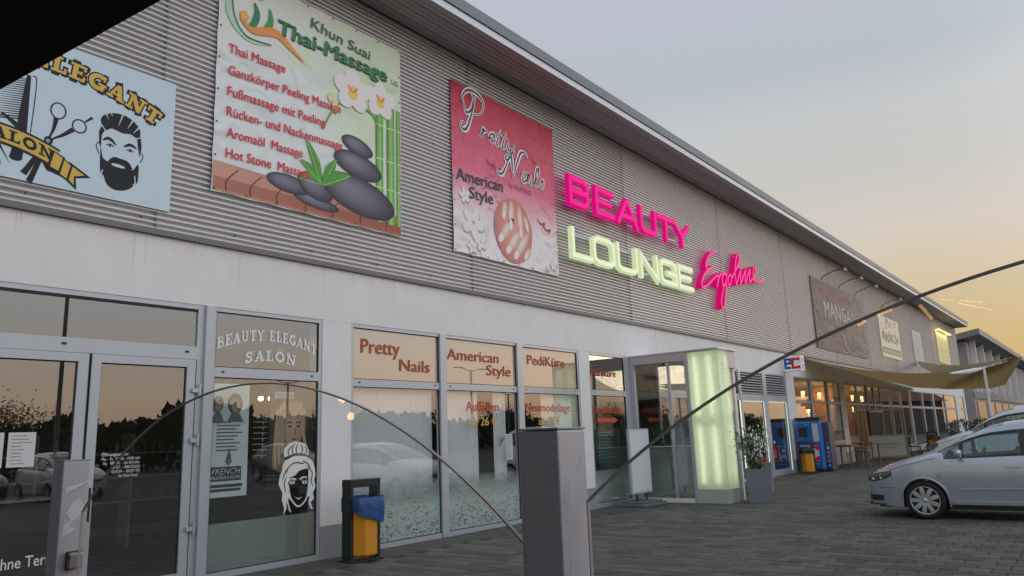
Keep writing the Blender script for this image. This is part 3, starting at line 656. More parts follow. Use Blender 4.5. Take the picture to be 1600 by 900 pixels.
# --- barber sign board
bs = empty('sign_board', (0, 0, 0), label='pale blue grey board with gold arched lettering, scissors and a bearded man, far left', cat='sign')
MB().box(1.25, 4.49, -.072, -.045, 4.56, 6.30).build('board', mat('sign_panel', obs(147, 164, 180), .55, noise=.04, nscale=1.5), bs)
p = PR(-.0735); GOLD = obs(158, 134, 62); INK = (.012, .016, .024)
ac = 2.87; R_ = 3.9
def archt(X, Z):
    a = (X-ac)/R_; r = R_+(Z-5.0); zc = 5.93-R_; return ac+r*math.sin(a)*1.0, zc+r*math.cos(a)-5.0+5.0-.0
def A1(X, Z):
    a = (X-ac)/3.3; r = 3.3+(Z-5.95); return ac+r*math.sin(a), 5.95-3.3+r*math.cos(a)
for L_, e_, c_ in ((1, .016, INK), (2, 0, GOLD)):
    slab(p, 'ELEGANT', 2.80, 4.32, 5.95, .20, c_, L_, extra=e_, fn=A1)
    slab(p, 'BEAUTY', 1.42, 2.66, 5.95, .20, c_, L_, extra=e_, fn=A1)
BGc = obs(147, 164, 180)
# comb
p.poly([(2.785, 5.80), (2.825, 5.79), (2.835, 5.10), (2.75, 5.08), (2.735, 5.25)], INK, 1); p.stroke([(2.84, 5.79), (2.885, 5.74), (2.87, 5.12)], .010, INK, 1, sm=4)
p.poly([(2.74, 5.12), (2.83, 5.12), (2.815, 4.80), (2.69, 4.80)], INK, 1); p.ell(2.752, 4.805, .064, .04, INK, 1)
for i in range(19):
    z = 5.74-i*.027; x = 2.79-i*.0025; p.poly([(x, z+.006), (x, z-.006), (x-.24+(.06 if i > 16 else 0), z-.045), (x-.24, z-.042)], INK, 1)
p.poly([(2.56, 5.275), (2.59, 5.28), (2.75, 5.20), (2.74, 5.13)], INK, 1)
# scissors
p.stroke(arc(3.13, 5.475, .078, .095, 0, 360, 24), .015, INK, 1); p.stroke(arc(3.365, 5.36, .075, .08, 0, 360, 24), .015, INK, 1)
p.stroke([(3.115, 5.39), (3.10, 5.26), (3.065, 5.14), (3.02, 5.02), (2.84, 4.64)], .055, INK, 1, sm=5, taper=lambda t: .35+.75*abs(2*t-.9))
p.stroke([(3.30, 5.30), (3.20, 5.20), (3.08, 5.10), (3.02, 4.95), (2.90, 4.56)], .055, INK, 1, sm=5, taper=lambda t: .35+.75*abs(2*t-.9))
p.stroke([(3.42, 5.43), (3.50, 5.51)], .022, INK, 1, taper=(.7, 1.6)); p.ell(3.055, 5.09, .045, .05, INK, 2); p.ell(3.05, 5.085, .018, .02, BGc, 3); p.ell(3.05, 5.085, .009, .01, INK, 4)
for i in range(12):
    for (ax, az, bx, bz) in ((2.945, 4.86, 2.80, 4.66), (2.985, 4.86, 2.90, 4.60)):
        t = i/11; x = ax+(bx-ax)*t; z = az+(bz-az)*t; p.rect(x, x+.035, z-.003, z+.003, INK, 1)
p.stroke([(2.58, 4.92), (2.70, 4.72)], .022, INK, 1, taper=(1, .1)); p.stroke([(2.56, 4.90), (2.62, 4.68)], .022, INK, 1, taper=(1, .1))
# ribbon
def rib(x): return 5.075-.13*((x-2.45)/.65)**2
xs_ = [1.70+i*.08 for i in range(19)]
p.poly([(2.98, 4.88), (3.26, 4.86), (3.22, 4.70), (3.06, 4.74)], INK, 2)
for L_, w_, c_ in ((4, .235, INK), (5, .185, GOLD)): p.stroke([(x, rib(x)-.03) for x in xs_], w_, c_, L_)
p.poly([(3.10, 4.99), (3.24, 4.93), (3.20, 4.73), (3.06, 4.78)], INK, 6); p.poly([(3.125, 4.965), (3.215, 4.92), (3.18, 4.76), (3.09, 4.79)], GOLD, 7)
p.poly([(3.20, 4.94), (3.33, 4.86), (3.29, 4.66), (3.15, 4.74)], INK, 4); p.poly([(3.22, 4.915), (3.305, 4.855), (3.27, 4.69), (3.18, 4.74)], GOLD, 5)
p.poly([(3.29, 4.90), (3.53, 4.765), (3.37, 4.72), (3.385, 4.58), (3.22, 4.71)], INK, 2); p.poly([(3.30, 4.865), (3.46, 4.775), (3.345, 4.735), (3.355, 4.63), (3.25, 4.72)], GOLD, 3)
slab(p, 'SALON', 2.36, 3.13, 4.985, .13, INK, 6, fn=lambda X, Z: (X, Z-.0-.13*((X-2.45)/.65)**2))
# bearded man
p.poly(smooth_pts([(3.645, 5.43), (3.599, 5.486), (3.603, 5.556), (3.657, 5.61), (3.758, 5.655), (3.864, 5.66), (3.975, 5.62), (4.057, 5.54), (4.066, 5.447), (4.025, 5.413), (3.953, 5.441), (3.858, 5.425), (3.783, 5.441), (3.72, 5.447), (3.672, 5.41)], 3, True), INK, 1)
for a, b in (((3.64, 5.63), (3.68, 5.55)), ((3.70, 5.66), (3.72, 5.60)), ((3.85, 5.68), (3.80, 5.50)), ((3.97, 5.63), (3.91, 5.50)), ((4.05, 5.56), (3.98, 5.46))): p.stroke([a, b], .018, BGc, 2, taper=(1.1, .2))
p.poly([(3.61, 5.45), (3.66, 5.42), (3.618, 5.333), (3.617, 5.163), (3.596, 5.22), (3.583, 5.367)], INK, 1); p.poly([(4.031, 5.413), (4.073, 5.45), (4.094, 5.314), (4.078, 5.168), (4.058, 5.256)], INK, 1)
p.stroke([(3.655, 5.40), (3.60, 5.455)], .012, BGc, 2); p.stroke([(4.02, 5.40), (4.075, 5.43)], .012, BGc, 2)
p.poly(smooth_pts([(3.615, 5.17), (3.645, 5.06), (3.705, 5.02), (3.776, 5.055), (3.86, 5.06), (3.946, 5.03), (4.003, 4.985), (4.068, 5.075), (4.072, 4.86), (4.029, 4.80), (3.986, 4.745), (3.904, 4.70), (3.80, 4.69), (3.715, 4.735), (3.672, 4.83), (3.628, 4.89)], 4, True), INK, 1)
p.stroke([(3.655, 4.90), (3.64, 4.83), (3.66, 4.80)], .012, BGc, 2); p.stroke([(4.03, 4.92), (4.045, 4.83), (4.02, 4.80)], .012, BGc, 2)
p.ell(3.83, 4.995, .082, .020, BGc, 2, rot=-.06)
p.stroke([(3.725, 5.02), (3.78, 5.075), (3.85, 5.072), (3.93, 5.06), (3.985, 4.99)], .04, INK, 3, sm=5)
for x0_, z0_, x1_, z1_, x2_, z2_ in ((3.634, 5.272, 3.705, 5.312, 3.79, 5.25), (3.883, 5.256, 3.955, 5.302, 4.035, 5.272)): p.stroke([(x0_, z0_), (x1_, z1_), (x2_, z2_)], .026, INK, 2, sm=5, taper=lambda t: .4+math.sin(math.pi*t))
for ex, ez in ((3.72, 5.225), (3.956, 5.223)):
    p.stroke([(ex-.045, ez-.005), (ex, ez+.022), (ex+.045, ez-.003)], .009, INK, 2, sm=4); p.ell(ex, ez, .015, .016, INK, 2, n=10, rings=1)
p.stroke([(3.815, 5.085), (3.85, 5.075), (3.882, 5.088)], .009, INK, 2, sm=4)
p.stroke([(3.592, 5.24), (3.565, 5.18), (3.602, 5.09)], .010, INK, 2, sm=4); p.stroke([(4.095, 5.24), (4.118, 5.18), (4.083, 5.105)], .010, INK, 2, sm=4)
p.out('artwork', bs)

# --- Thai massage banner
BX0, BX1, BZ0, BZ1 = 5.03, 8.50, 4.98, 8.42
tb = empty('banner', (0, 0, 0), label='large white and green massage banner with stacked black stones, orchids and bamboo', cat='banner')
def gradgrid(y, x0, x1, z0, z1, fn, nx=24, nz=24):
    p = PR(y); vs = []; cs = []
    for j in range(nz+1):
        for i in range(nx+1):
            u, v = i/nx, j/nz; x = x0+(x1-x0)*u; z = z0+(z1-z0)*v
            yy = y - .012*(math.sin(u*9+v*3)*math.sin(v*7)*.35) + .0
            sag = .012*math.sin(math.pi*u*6)**2*(1 if j in (0, nz) else 0); zz = z+(sag if j == 0 else -sag if j == nz else 0)
            sx2 = .010*math.sin(math.pi*v*6)**2; xx = x+(sx2 if i == 0 else -sx2 if i == nx else 0)
            vs.append((xx, yy, zz)); cs.append(fn(u, v))
    fs = [(j*(nx+1)+i, j*(nx+1)+i+1, (j+1)*(nx+1)+i+1, (j+1)*(nx+1)+i) for j in range(nz) for i in range(nx)]
    p.add(vs, fs, cs); return p
def mixc(a, b, t): t = max(0, min(1, t)); return tuple(a[i]*(1-t)+b[i]*t for i in range(3))
cw, cg, cy_ = obs(166, 173, 180), obs(146, 168, 132), obs(170, 176, 165)
def thb(u, v):
    c = mixc(cw, cy_, max(0, v-.55)*2); c = mixc(c, cg, max(0, 1-math.hypot((u-.85), (v-.72)*1.1)/.45)*.9)
    c = mixc(c, obs(150, 172, 110), max(0, 1-math.hypot((u-.40), (v-.72)*1.1)/.10)*.5); return mixc(c, obs(160, 180, 140), max(0, 1-math.hypot(u-.75, v-.45)/.3)*.6)
g = gradgrid(BY, BX0, BX1, BZ0, BZ1, thb); g.build('cloth', M_cloth, tb, colors=True, smooth=2)
def dark_back(t, x0, x1, z0, z1): MB().box(x0+.02, x1-.02, BY+.012, BY+.020, z0+.02, z1-.02).build('backing', mat('banner_back', (.4, .4, .4), .8), t)
dark_back(tb, BX0, BX1, BZ0, BZ1)
Y2 = BY-.008
p = PR(Y2); RED = obs(158, 40, 55)
for t, x0, x1, z, c in (('Thai Massage', 5.20, 6.13, 7.06, .135), ('Ganzkörper Peeling Massage', 5.21, 7.18, 6.73, .135), ('Fußmassage mit Peeling', 5.21, 6.87, 6.41, .135), ('Rücken- und Nackenmassage', 5.21, 7.22, 6.11, .135), ('Aromaöl  Massage', 5.22, 6.47, 5.80, .135), ('Hot Stone  Massage', 5.22, 6.60, 5.50, .135)):
    p.text(t, x0, x1, z, c, RED, 8, .035, z1=z+.07*(x1-x0)/2)
TG = obs(46, 102, 66)
p.text('Thai-Massage', 5.98, 8.16, 7.665, .24, obs(30, 52, 40), 7, .05, .1, z1=7.69); p.text('Thai-Massage', 5.965, 8.145, 7.68, .24, TG, 8, .04, .1, z1=7.705)
p.text('Khun Suai', 6.57, 7.78, 8.045, .17, obs(40, 86, 56), 8, .03, .12, z1=7.96); p.text('UG', 8.27, 8.42, 7.70, .09, obs(70, 90, 80), 8)
# logo: circle sweep, green head and arms, orange reclining figure
p.stroke([(5.44, 8.36), (5.22, 8.05), (5.17, 7.72), (5.30, 7.48), (5.55, 7.36), (5.86, 7.42)], .10, obs(130, 165, 140), 2, sm=7, taper=lambda t: 1.1-1.0*t)
p.stroke([(5.36, 8.38), (5.24, 7.98), (5.28, 7.64), (5.48, 7.42), (5.88, 7.44)], .02, obs(60, 80, 70), 3, sm=7)
p.ell(5.66, 8.19, .09, .105, TG, 4, col2=obs(80, 150, 80), hz=.03); p.stroke([(5.58, 8.0), (5.63, 7.85), (5.58, 7.66), (5.50, 7.62)], .09, TG, 4, sm=6, taper=lambda t: .2+math.sin(math.pi*t)); p.stroke([(5.84, 8.02), (5.86, 7.82), (5.78, 7.66), (5.66, 7.62)], .09, obs(52, 120, 70), 4, sm=6, taper=lambda t: .2+math.sin(math.pi*t))
p.ell(5.42, 7.72, .07, .075, obs(190, 120, 60), 5, col2=obs(205, 150, 90)); p.stroke([(5.36, 7.66), (5.55, 7.55), (5.78, 7.62), (5.98, 7.66), (6.18, 7.55), (6.45, 7.40)], .12, obs(185, 115, 60), 5, sm=7, taper=lambda t: .25+.9*math.sin(math.pi*min(1, t*1.02)))
# bamboo mat at the bottom
mp_ = [(5.04, 5.42), (6.0, 5.40), (8.48, 5.36), (8.49, 5.03), (5.04, 5.03)]
p.poly([(5.05, 5.42), (8.47, 5.34), (8.48, 5.005), (5.05, 5.005)], None, 2, cols=[obs(150, 118, 108), obs(128, 88, 78), obs(148, 84, 62), obs(165, 112, 98)])
for i in range(11): z = 5.03+i*.016; p.rect(5.06, 8.47, z, z+.0055, obs(86, 48, 40), 3)
for x in (5.25, 5.62, 6.05, 6.55, 7.05, 7.6, 8.15): p.stroke([(x, 5.02), (x, 5.17), (x+.17, 5.36)], .016, obs(60, 40, 40), 4, sm=3)
# bamboo stems
for x, w in ((8.00, .16), (8.25, .17), (8.43, .09)):
    p.poly([(x-w/2, 5.15), (x, 5.15), (x, 7.24), (x-w/2, 7.24)], None, 3, cols=[obs(40, 92, 46), obs(120, 165, 86), obs(104, 152, 84), obs(44, 90, 50)])
    p.poly([(x, 5.15), (x+w/2, 5.15), (x+w/2, 7.24), (x, 7.24)], None, 3, cols=[obs(120, 165, 86), obs(58, 116, 58), obs(58, 110, 58), obs(104, 152, 84)])
    for z in (5.75, 6.25, 6.85): p.stroke([(x-w/2, z-.01*w), (x+w/2, z+.01)], .022, obs(160, 170, 110), 4)
p.stroke([(8.0, 6.75), (7.85, 6.98), (7.5, 7.06), (7.15, 6.95), (6.98, 6.72), (6.85, 6.45)], .03, obs(80, 122, 66), 4, sm=6)
# orchids
for ox, oz, s_ in ((7.42, 7.26, 1.0), (8.02, 7.30, .9)):
    for a in (90, 18, 162, 234, 306):
        p.ell(ox+.19*s_*math.cos(math.radians(a)), oz+.17*s_*math.sin(math.radians(a)), .20*s_, .16*s_, obs(178, 172, 190), 5, rot=math.radians(a), col2=obs(196, 190, 204))
    p.ell(ox, oz-.03, .10*s_, .12*s_, obs(188, 150, 84), 6, col2=obs(200, 170, 40)); p.stroke([(ox-.1*s_, oz+.08), (ox, oz-.02), (ox+.1*s_, oz+.08)], .035, obs(180, 90, 90), 7, sm=4)
for ox, oz in ((6.98, 7.0), (7.06, 6.88)): p.ell(ox, oz, .06, .08, obs(170, 150, 110), 6, col2=obs(196, 170, 130))
# stones
DS, HS = obs(36, 37, 44), obs(98, 98, 112)
for cx_, cz_, rx, rz_, rot in ((6.24, 5.37, .38, .14, -.06), (6.72, 5.44, .34, .20, -.3), (7.58, 5.49, .76, .31, -.16), (7.55, 6.0, .50, .21, -.14), (7.53, 6.33, .33, .145, -.20), (6.74, 5.20, .42, .10, -.10)):
    p.ell(cx_, cz_, rx, rz_, DS, 5, rot=rot, col2=HS, hx=-.35*rx, hz=.4*rz_, rings=7)
for pts in ([(6.82, 5.50), (6.66, 5.80), (6.52, 6.18), (6.78, 5.86)], [(6.84, 5.50), (6.90, 5.80), (7.10, 5.98), (7.02, 5.66)], [(6.86, 5.50), (7.05, 5.56), (7.38, 5.78), (7.1, 5.78), (6.92, 5.66)], [(6.80, 5.50), (6.6, 5.56), (6.42, 5.50), (6.58, 5.68)], [(6.80, 5.52), (6.62, 5.66), (6.42, 5.80), (6.66, 5.76)]):
    n_ = len(pts); p.poly(smooth_pts(pts, 5, True), obs(66, 118, 48), 7); p.stroke([pts[0], pts[2]], .012, obs(110, 160, 80), 7)
p.out('artwork', tb)
grommets(tb, BX0, BX1, BZ0, BZ1, BY)

# --- Pretty Nails banner
NX0, NX1, NZ0, NZ1 = 9.80, 13.17, 4.98, 8.39
nb = empty('banner', (0, 0, 0), label='red and pink nail studio banner fading to white with a round photo of manicured hands', cat='banner')
r1, r2_, r3 = obs(142, 34, 50), obs(168, 84, 106), obs(176, 172, 188)
def nlb(u, v): return mixc(r1, r2_, (1-v)*2.0) if v > .5 else mixc(r2_, r3, (.5-v)*3.4)
gradgrid(BY, NX0, NX1, NZ0, NZ1, nlb).build('cloth', print_mat('banner_print_b', .5, 1.0), nb, colors=True, smooth=2)
dark_back(nb, NX0, NX1, NZ0, NZ1)
p = PR(Y2); WO = obs(196, 180, 190); SL = obs(52, 54, 66)
for L_, w_, c_ in ((4, .105, WO), (5, .040, SL)):
    script(p, 'P', 10.06, 7.44, .88, .80, w_, c_, L_, shear=.15); script(p, 'retty', 10.60, 7.42, .44, .72, w_*.85, c_, L_, shear=.2, dz=-.02)
    script(p, 'N', 11.14, 6.84, .68, .98, w_, c_, L_, shear=.15); script(p, 'ails', 11.92, 6.85, .46, .72, w_*.85, c_, L_, shear=.2, dz=-.02)
NV = obs(52, 48, 66)
p.text('American', 9.90, 11.29, 6.39, .23, NV, 4, .045, z1=6.47); p.text('Style', 10.26, 10.97, 6.10, .23, NV, 4, .045, z1=6.13); p.text('by HUONG', 11.50, 12.26, 6.62, .10, obs(100, 66, 84), 4)
# round photo of hands
ccx, ccz, rr_ = 11.60, 5.71, .68
p.ell(ccx, ccz, .62, rr_, obs(150, 92, 86), 4, col2=obs(172, 120, 110))
def finger(x0, z0, x1, z1, w, L=5):
    dx, dz_ = x1-x0, z1-z0; l = math.hypot(dx, dz_); rot = math.atan2(dz_, dx)
    p.ell((x0+x1)/2, (z0+z1)/2, l/2, w/2, obs(158, 120, 112), L, rot=rot, col2=obs(204, 172, 160), hz=.03)
    p.ell(x1-dx/l*.10, z1-dz_/l*.10, .13, w*.36, obs(170, 132, 134), L+1, rot=rot); p.ell(x1-dx/l*.095, z1-dz_/l*.095, .11, w*.30, obs(196, 176, 182), L+2, rot=rot, col2=obs(220, 206, 212), n=16, rings=3)
for q in ((11.35, 6.28, 11.28, 5.90, .17), (11.55, 6.34, 11.50, 5.72, .19), (11.80, 6.28, 11.84, 5.62, .19), (11.98, 6.10, 12.08, 5.78, .15), (11.60, 5.95, 11.12, 5.42, .22), (11.85, 5.78, 11.35, 5.22, .23), (12.10, 5.75, 11.60, 5.14, .22), (12.14, 5.42, 11.93, 5.18, .16)): finger(*q)
# paper flowers in the white part
fl, fs2 = obs(196, 194, 206), obs(140, 136, 156)
for qx, qz, s_ in ((10.12, 6.12, .55), (10.35, 5.62, 1.15), (10.55, 5.28, .6), (10.30, 5.15, .5), (12.95, 5.20, .42), (12.75, 5.12, .25)):
    for k in range(5):
        a = k*1.257+s_; x, z = qx+.16*s_*math.cos(a), qz+.16*s_*math.sin(a)
        p.ell(x+.015, z-.025, .13*s_, .09*s_, fs2, 4, rot=a); p.ell(x, z, .125*s_, .085*s_, fl, 5, rot=a)
for qx, qz in ((12.55, 6.05), (12.75, 5.95), (10.9, 6.95), (11.1, 6.9)): p.stroke([(qx-.12, qz+.1), (qx, qz), (qx+.14, qz+.03), (qx+.05, qz-.1)], .04, obs(128, 56, 78), 4, sm=4, taper=lambda t: .2+math.sin(math.pi*t))
p.out('artwork', nb); grommets(nb, NX0, NX1, NZ0, NZ1, BY)

# --- illuminated channel letters
M_pink = mat('letter_pink', (.55, .01, .18), .4, emit=(1.0, .012, .28), estr=1.0)
M_green = mat('letter_green', (.6, .7, .45), .4, emit=(.66, .82, .40), estr=.92)
M_green2 = mat('letter_green_face', (.1, .1, .07), .5, emit=(.74, .82, .55), estr=1.0, spec=.1)
M_pink2 = mat('letter_pink_face', (.10, .0, .03), .5, emit=(.86, .006, .25), estr=1.0, spec=.1)
M_pinkf = mat('script_face', (.2, .03, .08), .5, emit=(.88, .06, .30), estr=1, spec=.1); M_pinks2 = mat('script_side', (.08, 0, .03), .5, emit=(.62, .002, .13), estr=.9, spec=.1)
M_pinks = mat('letter_pink_side', (.08, .0, .03), .5, emit=(.60, .003, .17), estr=1.0, spec=.1); M_grs = mat('letter_green_side', (.1, .1, .06), .5, emit=(.56, .64, .38), estr=1, spec=.1)
def cham(x0, x1, z0, z1, c): return [(x0+c, z0), (x1-c, z0), (x1, z0+c), (x1, z1-c), (x1-c, z1), (x0+c, z1), (x0, z1-c), (x0, z0+c)]
BL = {'B': [[(0, 0), (.8, 0), (1, .12), (1, .40), (.9, .5), (1, .60), (1, .88), (.8, 1), (0, 1), 'c'], [(.0, .5), (.88, .5)]],
 'E': [[(1, 1), (0, 1), (0, 0), (1, 0)], [(0, .5), (.85, .5)]], 'A': [[(0, 0), (.46, 1), (.54, 1), (1, 0)], [(.2, .3), (.8, .3)]],
 'U': [[(0, 1), (0, .13), (.16, 0), (.84, 0), (1, .13), (1, 1)]], 'T': [[(0, 1), (1, 1)], [(.5, 1), (.5, 0)]], 'Y': [[(0, 1), (.5, .45), (1, 1)], [(.5, .45), (.5, 0)]],
 'L': [[(0, 1), (0, 0), (1, 0)]], 'O': [[(.18, 0), (.82, 0), (1, .13), (1, .87), (.82, 1), (.18, 1), (0, .87), (0, .13), 'c']],
 'N': [[(0, 0), (0, 1), (1, 0), (1, 1)]], 'G': [[(1, .80), (1, .87), (.82, 1), (.18, 1), (0, .87), (0, .13), (.18, 0), (1, 0), (1, .47), (.5, .47)]]}
def ribbon3(mb, pts, w, y0, y1, bev=.03):
    closed = pts[-1] == 'c'; P = [Vector(q) for q in (pts[:-1] if closed else pts)]; n = len(P); offs = []
    for i in range(n):
        a = P[(i-1) % n] if closed or i > 0 else None; b = P[(i+1) % n] if closed or i < n-1 else None
        d1 = (P[i]-a).normalized() if a is not None else None; d2 = (b-P[i]).normalized() if b is not None else None
        if d1 is None: d1 = d2
        if d2 is None: d2 = d1
        t = (d1+d2).normalized(); nr = Vector((-t.y, t.x)); m = min(1.8, 1/max(.4, nr.dot(Vector((-d1.y, d1.x)))))
        p_ = P[i].copy()
        if not closed and i == 0: p_ = p_-d2*w*.5
        if not closed and i == n-1: p_ = p_+d1*w*.5
        offs.append((p_, nr*m))
    rows = []
    for s, y in ((w/2, y0), (w/2, y1+bev*.6), (w/2-bev, y1), (-w/2+bev, y1), (-w/2, y1+bev*.6), (-w/2, y0)): rows.append([(q[0]+v[0]*s, y, q[1]+v[1]*s) for q, v in offs])
    k = len(mb.f); mb.grid([list(r) for r in zip(*rows)] + ([[r[0] for r in rows]] if closed else []))
    for i in range(k, len(mb.f)):
        if (i-k) % 5 == 2: mb.fc[i] = 1
    if not closed:
        for i in (0, n-1): r = [rw_[i] for rw_ in rows]; mb.add(r, [tuple(range(len(r)))] if i else [tuple(reversed(range(len(r))))])
def block_row(label, word, spans, z0, z1, mf, w=.16, ms=None):
    t = empty('channel_letters', (spans[0][0], -.05, z0), label=label, cat='sign')
    for ch, (a, b) in zip(word, spans):
        mb = MB(); hw = w/2; mb.fc = {}
        for si, st in enumerate(BL[ch]):
            ribbon3(mb, [q if q == 'c' else (a+hw+q[0]*(b-a-w)-spans[0][0], hw+q[1]*(z1-z0-w)) for q in st], w, -.15, -.25-si*.002)
        mb.m = [1 if mb.fc.get(i) else 0 for i in range(len(mb.f))]
        mb.build('letter', [ms, mf], t)
    m = MB(); L0 = spans[-1][1]-spans[0][0]
    for z in (.22*(z1-z0), .80*(z1-z0)): m.box(0, L0, -.15, -.12, z-.02, z+.02)
    m.build('mounting_rail', M_alu, t); return t
block_row('row of hot pink glowing block letters spelling the first word of the lit salon sign', 'BEAUTY', [(13.40, 14.26), (14.50, 15.36), (15.50, 16.55), (16.66, 17.60), (17.62, 18.66), (18.60, 19.62)], 6.64, 7.38, M_pink2, .165, M_pinks)
block_row('row of pale green glowing block letters standing right under the pink block letters', 'LOUNGE', [(13.40, 14.26), (14.28, 15.28), (15.36, 16.40), (16.50, 17.50), (17.60, 18.58), (18.66, 19.60)], 5.42, 6.14, M_green2, .155, M_grs)
sc_ = empty('script_sign', (0, 0, 0), label='slanted pink neon script sign to the right of the block letters', cat='sign')
ST = [[(21.607, 6.976), (21.331, 6.915), (21.036, 6.743), (20.824, 6.538), (20.765, 6.384), (20.918, 6.316), (21.232, 6.457)], [(20.918, 6.316), (20.599, 6.12), (20.353, 5.848), (20.379, 5.711), (20.668, 5.785), (21.106, 6.002), (21.562, 6.238)], [(21.562, 6.238), (21.655, 6.178), (21.484, 5.884)], [(21.519, 5.962), (21.673, 6.205), (21.912, 6.34)], [(22.252, 6.365), (22.031, 6.332), (21.896, 6.138), (21.948, 5.972), (22.192, 6.105), (22.316, 6.375), (22.168, 6.002), (22.01, 5.585), (21.848, 5.271), (21.671, 5.275), (21.733, 5.55), (21.968, 5.925)], [(22.574, 6.413), (22.381, 6.258), (22.371, 6.08), (22.525, 6.076), (22.673, 6.3), (22.574, 6.413)], [(22.673, 6.3), (22.989, 6.552), (23.409, 6.931), (23.519, 7.188), (23.339, 7.183), (23.135, 6.887), (23.009, 6.555), (22.997, 6.321), (23.024, 6.165)], [(23.024, 6.165), (23.521, 6.712)], [(23.521, 6.712), (23.391, 6.273), (23.46, 6.283)], [(23.46, 6.283), (23.939, 6.763)], [(23.939, 6.763), (23.798, 6.344), (23.868, 6.353)], [(23.868, 6.353), (24.34, 6.838), (24.201, 6.44), (24.343, 6.447), (24.826, 6.789), (24.832, 6.996), (24.677, 6.903), (24.582, 6.603), (24.783, 6.496), (25.607, 6.668)]]
for i, q in enumerate(ST):
    m = MB(); m.fc = {}
    ribbon3(m, smooth_pts(q, 5), .075, -.05, -.215-i*.0015, bev=.008)
    m.m = [1 if m.fc.get(k) else 0 for k in range(len(m.f))]; m.build('letter_stroke', [M_pinks2, M_pinkf], sc_)
m = MB()
for x, z in ((20.5, 5.9), (21.5, 6.1), (22.3, 6.2), (23.3, 6.4), (24.4, 6.5), (21.75, 5.5), (20.9, 6.9), (23.2, 7.1)): m.tube([(x, -.03, z), (x, -.15, z)], .015, 6)
m.build('standoff', M_alu, sc_)
mt = MB(); 
# --- grill restaurant banner and three more boards
gb = empty('banner', (0, 0, 0), label='dark brown grill restaurant banner with sagging edges under three spotlights', cat='banner')
bz = obs(96, 88, 82)
gradgrid(BY, 31.6, 39.85, 4.72, 7.76, lambda u, v: mixc(bz, obs(112, 104, 98), u*.7)).build('cloth', print_mat('banner_print_c', .6, 1.0), gb, colors=True, smooth=2)
dark_back(gb, 31.7, 39.8, 4.76, 7.7)
p = PR(Y2)
p.text('MANGAL', 33.1, 37.9, 6.20, .66, obs(140, 136, 142), 4, .02); p.text('GRILLHAUS', 32.6, 37.6, 7.12, .36, obs(132, 84, 80), 4, .0)
p.text('GRILL', 34.6, 36.6, 5.72, .26, obs(120, 110, 104), 4); p.stroke([(35.4, 5.6), (35.6, 5.3), (36.0, 5.0), (36.3, 4.95)], .2, obs(126, 72, 66), 4, sm=4)
p.text('RESTAURANT', 33.6, 38.6, 4.98, .30, obs(118, 104, 100), 4)
p.out('artwork', gb); grommets(gb, 31.6, 39.85, 4.72, 7.76, BY, 9)
def board(x0, x1, z0, z1, label, bg, draw=None):
    t = empty('sign_board', (0, 0, 0), label=label, cat='sign')
    MB().box(x0, x1, -.075, -.03, z0, z1).build('board', mat('board_%d' % int(x0), bg, .5, noise=.06, nscale=1), t)
    p = PR(-.078); draw(p); p.out('artwork', t); return t
def d2(p):
    r = random.Random(4); c = obs(96, 92, 84)
    for i in range(26):
        x, z = r.uniform(43.4, 47.2), r.uniform(5.75, 7.1); p.stroke([(x, z), (x+r.uniform(-.25, .25), z+.18), (x+r.uniform(-.2, .3), z+.32)], .045, c, 2, sm=4)
    p.text('RANCH', 43.5, 47.3, 5.95, .5, c, 3, .0); p.rect(43.2, 47.6, 5.28, 5.62, obs(120, 112, 100), 2); p.text('Steakhouse', 43.6, 47.2, 5.37, .15, obs(190, 180, 160), 3)
    p.stroke([(44.6, 6.9), (45.0, 7.25), (45.5, 6.8), (45.9, 7.2)], .08, c, 3, sm=5)
board(43.05, 47.75, 5.07, 7.33, 'cream steakhouse board with grey sketch lettering and a brown strip along its foot', obs(176, 168, 150), d2)
def d3(p):
    c = obs(112, 124, 124)
    for i in range(9): p.rect(52.0, 54.0, 5.3+i*.2, 5.36+i*.2, c, 2)
board(51.65, 54.4, 5.0, 7.25, 'narrow pale grey board with faint lines, second from the far end of the cladding', obs(146, 150, 148), d3)
def d4(p): p.rect(61.2, 64.2, 6.6, 6.68, obs(160, 140, 96), 2); p.rect(61.5, 63.8, 6.2, 6.26, obs(160, 140, 96), 2)
b4 = board(60.3, 65.1, 5.7, 7.9, 'pale yellow board lit by a lamp bar over it near the end of the cladding', obs(200, 168, 118), d4)
MB().box(60.2, 65.6, -.32, -.22, 8.0, 8.07).box(60.6, 60.66, -.25, 0, 7.98, 8.05).box(64.9, 64.96, -.25, 0, 7.98, 8.05).build('lamp_bar', mat('lamp_bar', (.4, .35, .2), .5, emit=(1, .75, .25), estr=1.6), b4)
l4 = bpy.data.lights.new('bar_light', 'AREA'); l4.shape = 'RECTANGLE'; l4.size = 4.6; l4.size_y = .06; l4.energy = 14; l4.color = (1, .75, .3)
lo = bpy.data.objects.new('bar_light', l4); COL.objects.link(lo); lo.location = (62.8, -.27, 7.97); lo.rotation_euler = (math.radians(14), 0, 0); lo.parent = b4
# spot arms over the grill banner
sp0 = None
for i, x in enumerate((33.3, 36.0, 38.8, 44.2)):
    t = empty('spotlight', (x, -.03, 7.80), label=('thin black arm spotlight over the left part of the brown banner', 'thin black arm spotlight over the middle of the brown banner', 'thin black arm spotlight over the right part of the brown banner', 'thin black arm spotlight over the cream steakhouse board')[i], cat='spotlight', group='arm spotlights above the restaurant banners')
    MB().tube(smooth_pts([(0, 0, -.05), (0, -.12, .12), (.1, -.5, .30), (.3, -.95, .40)], 6), .018, 6).build('arm', M_black, t)
    MB().lathe([(0, 0), (.06, .0), (.11, -.14), (.10, -.15), (.0, -.10)], 12, (.3, -.95, .42)).build('lamp_head', mat('lamp_grey', (.35, .35, .35), .4), t)
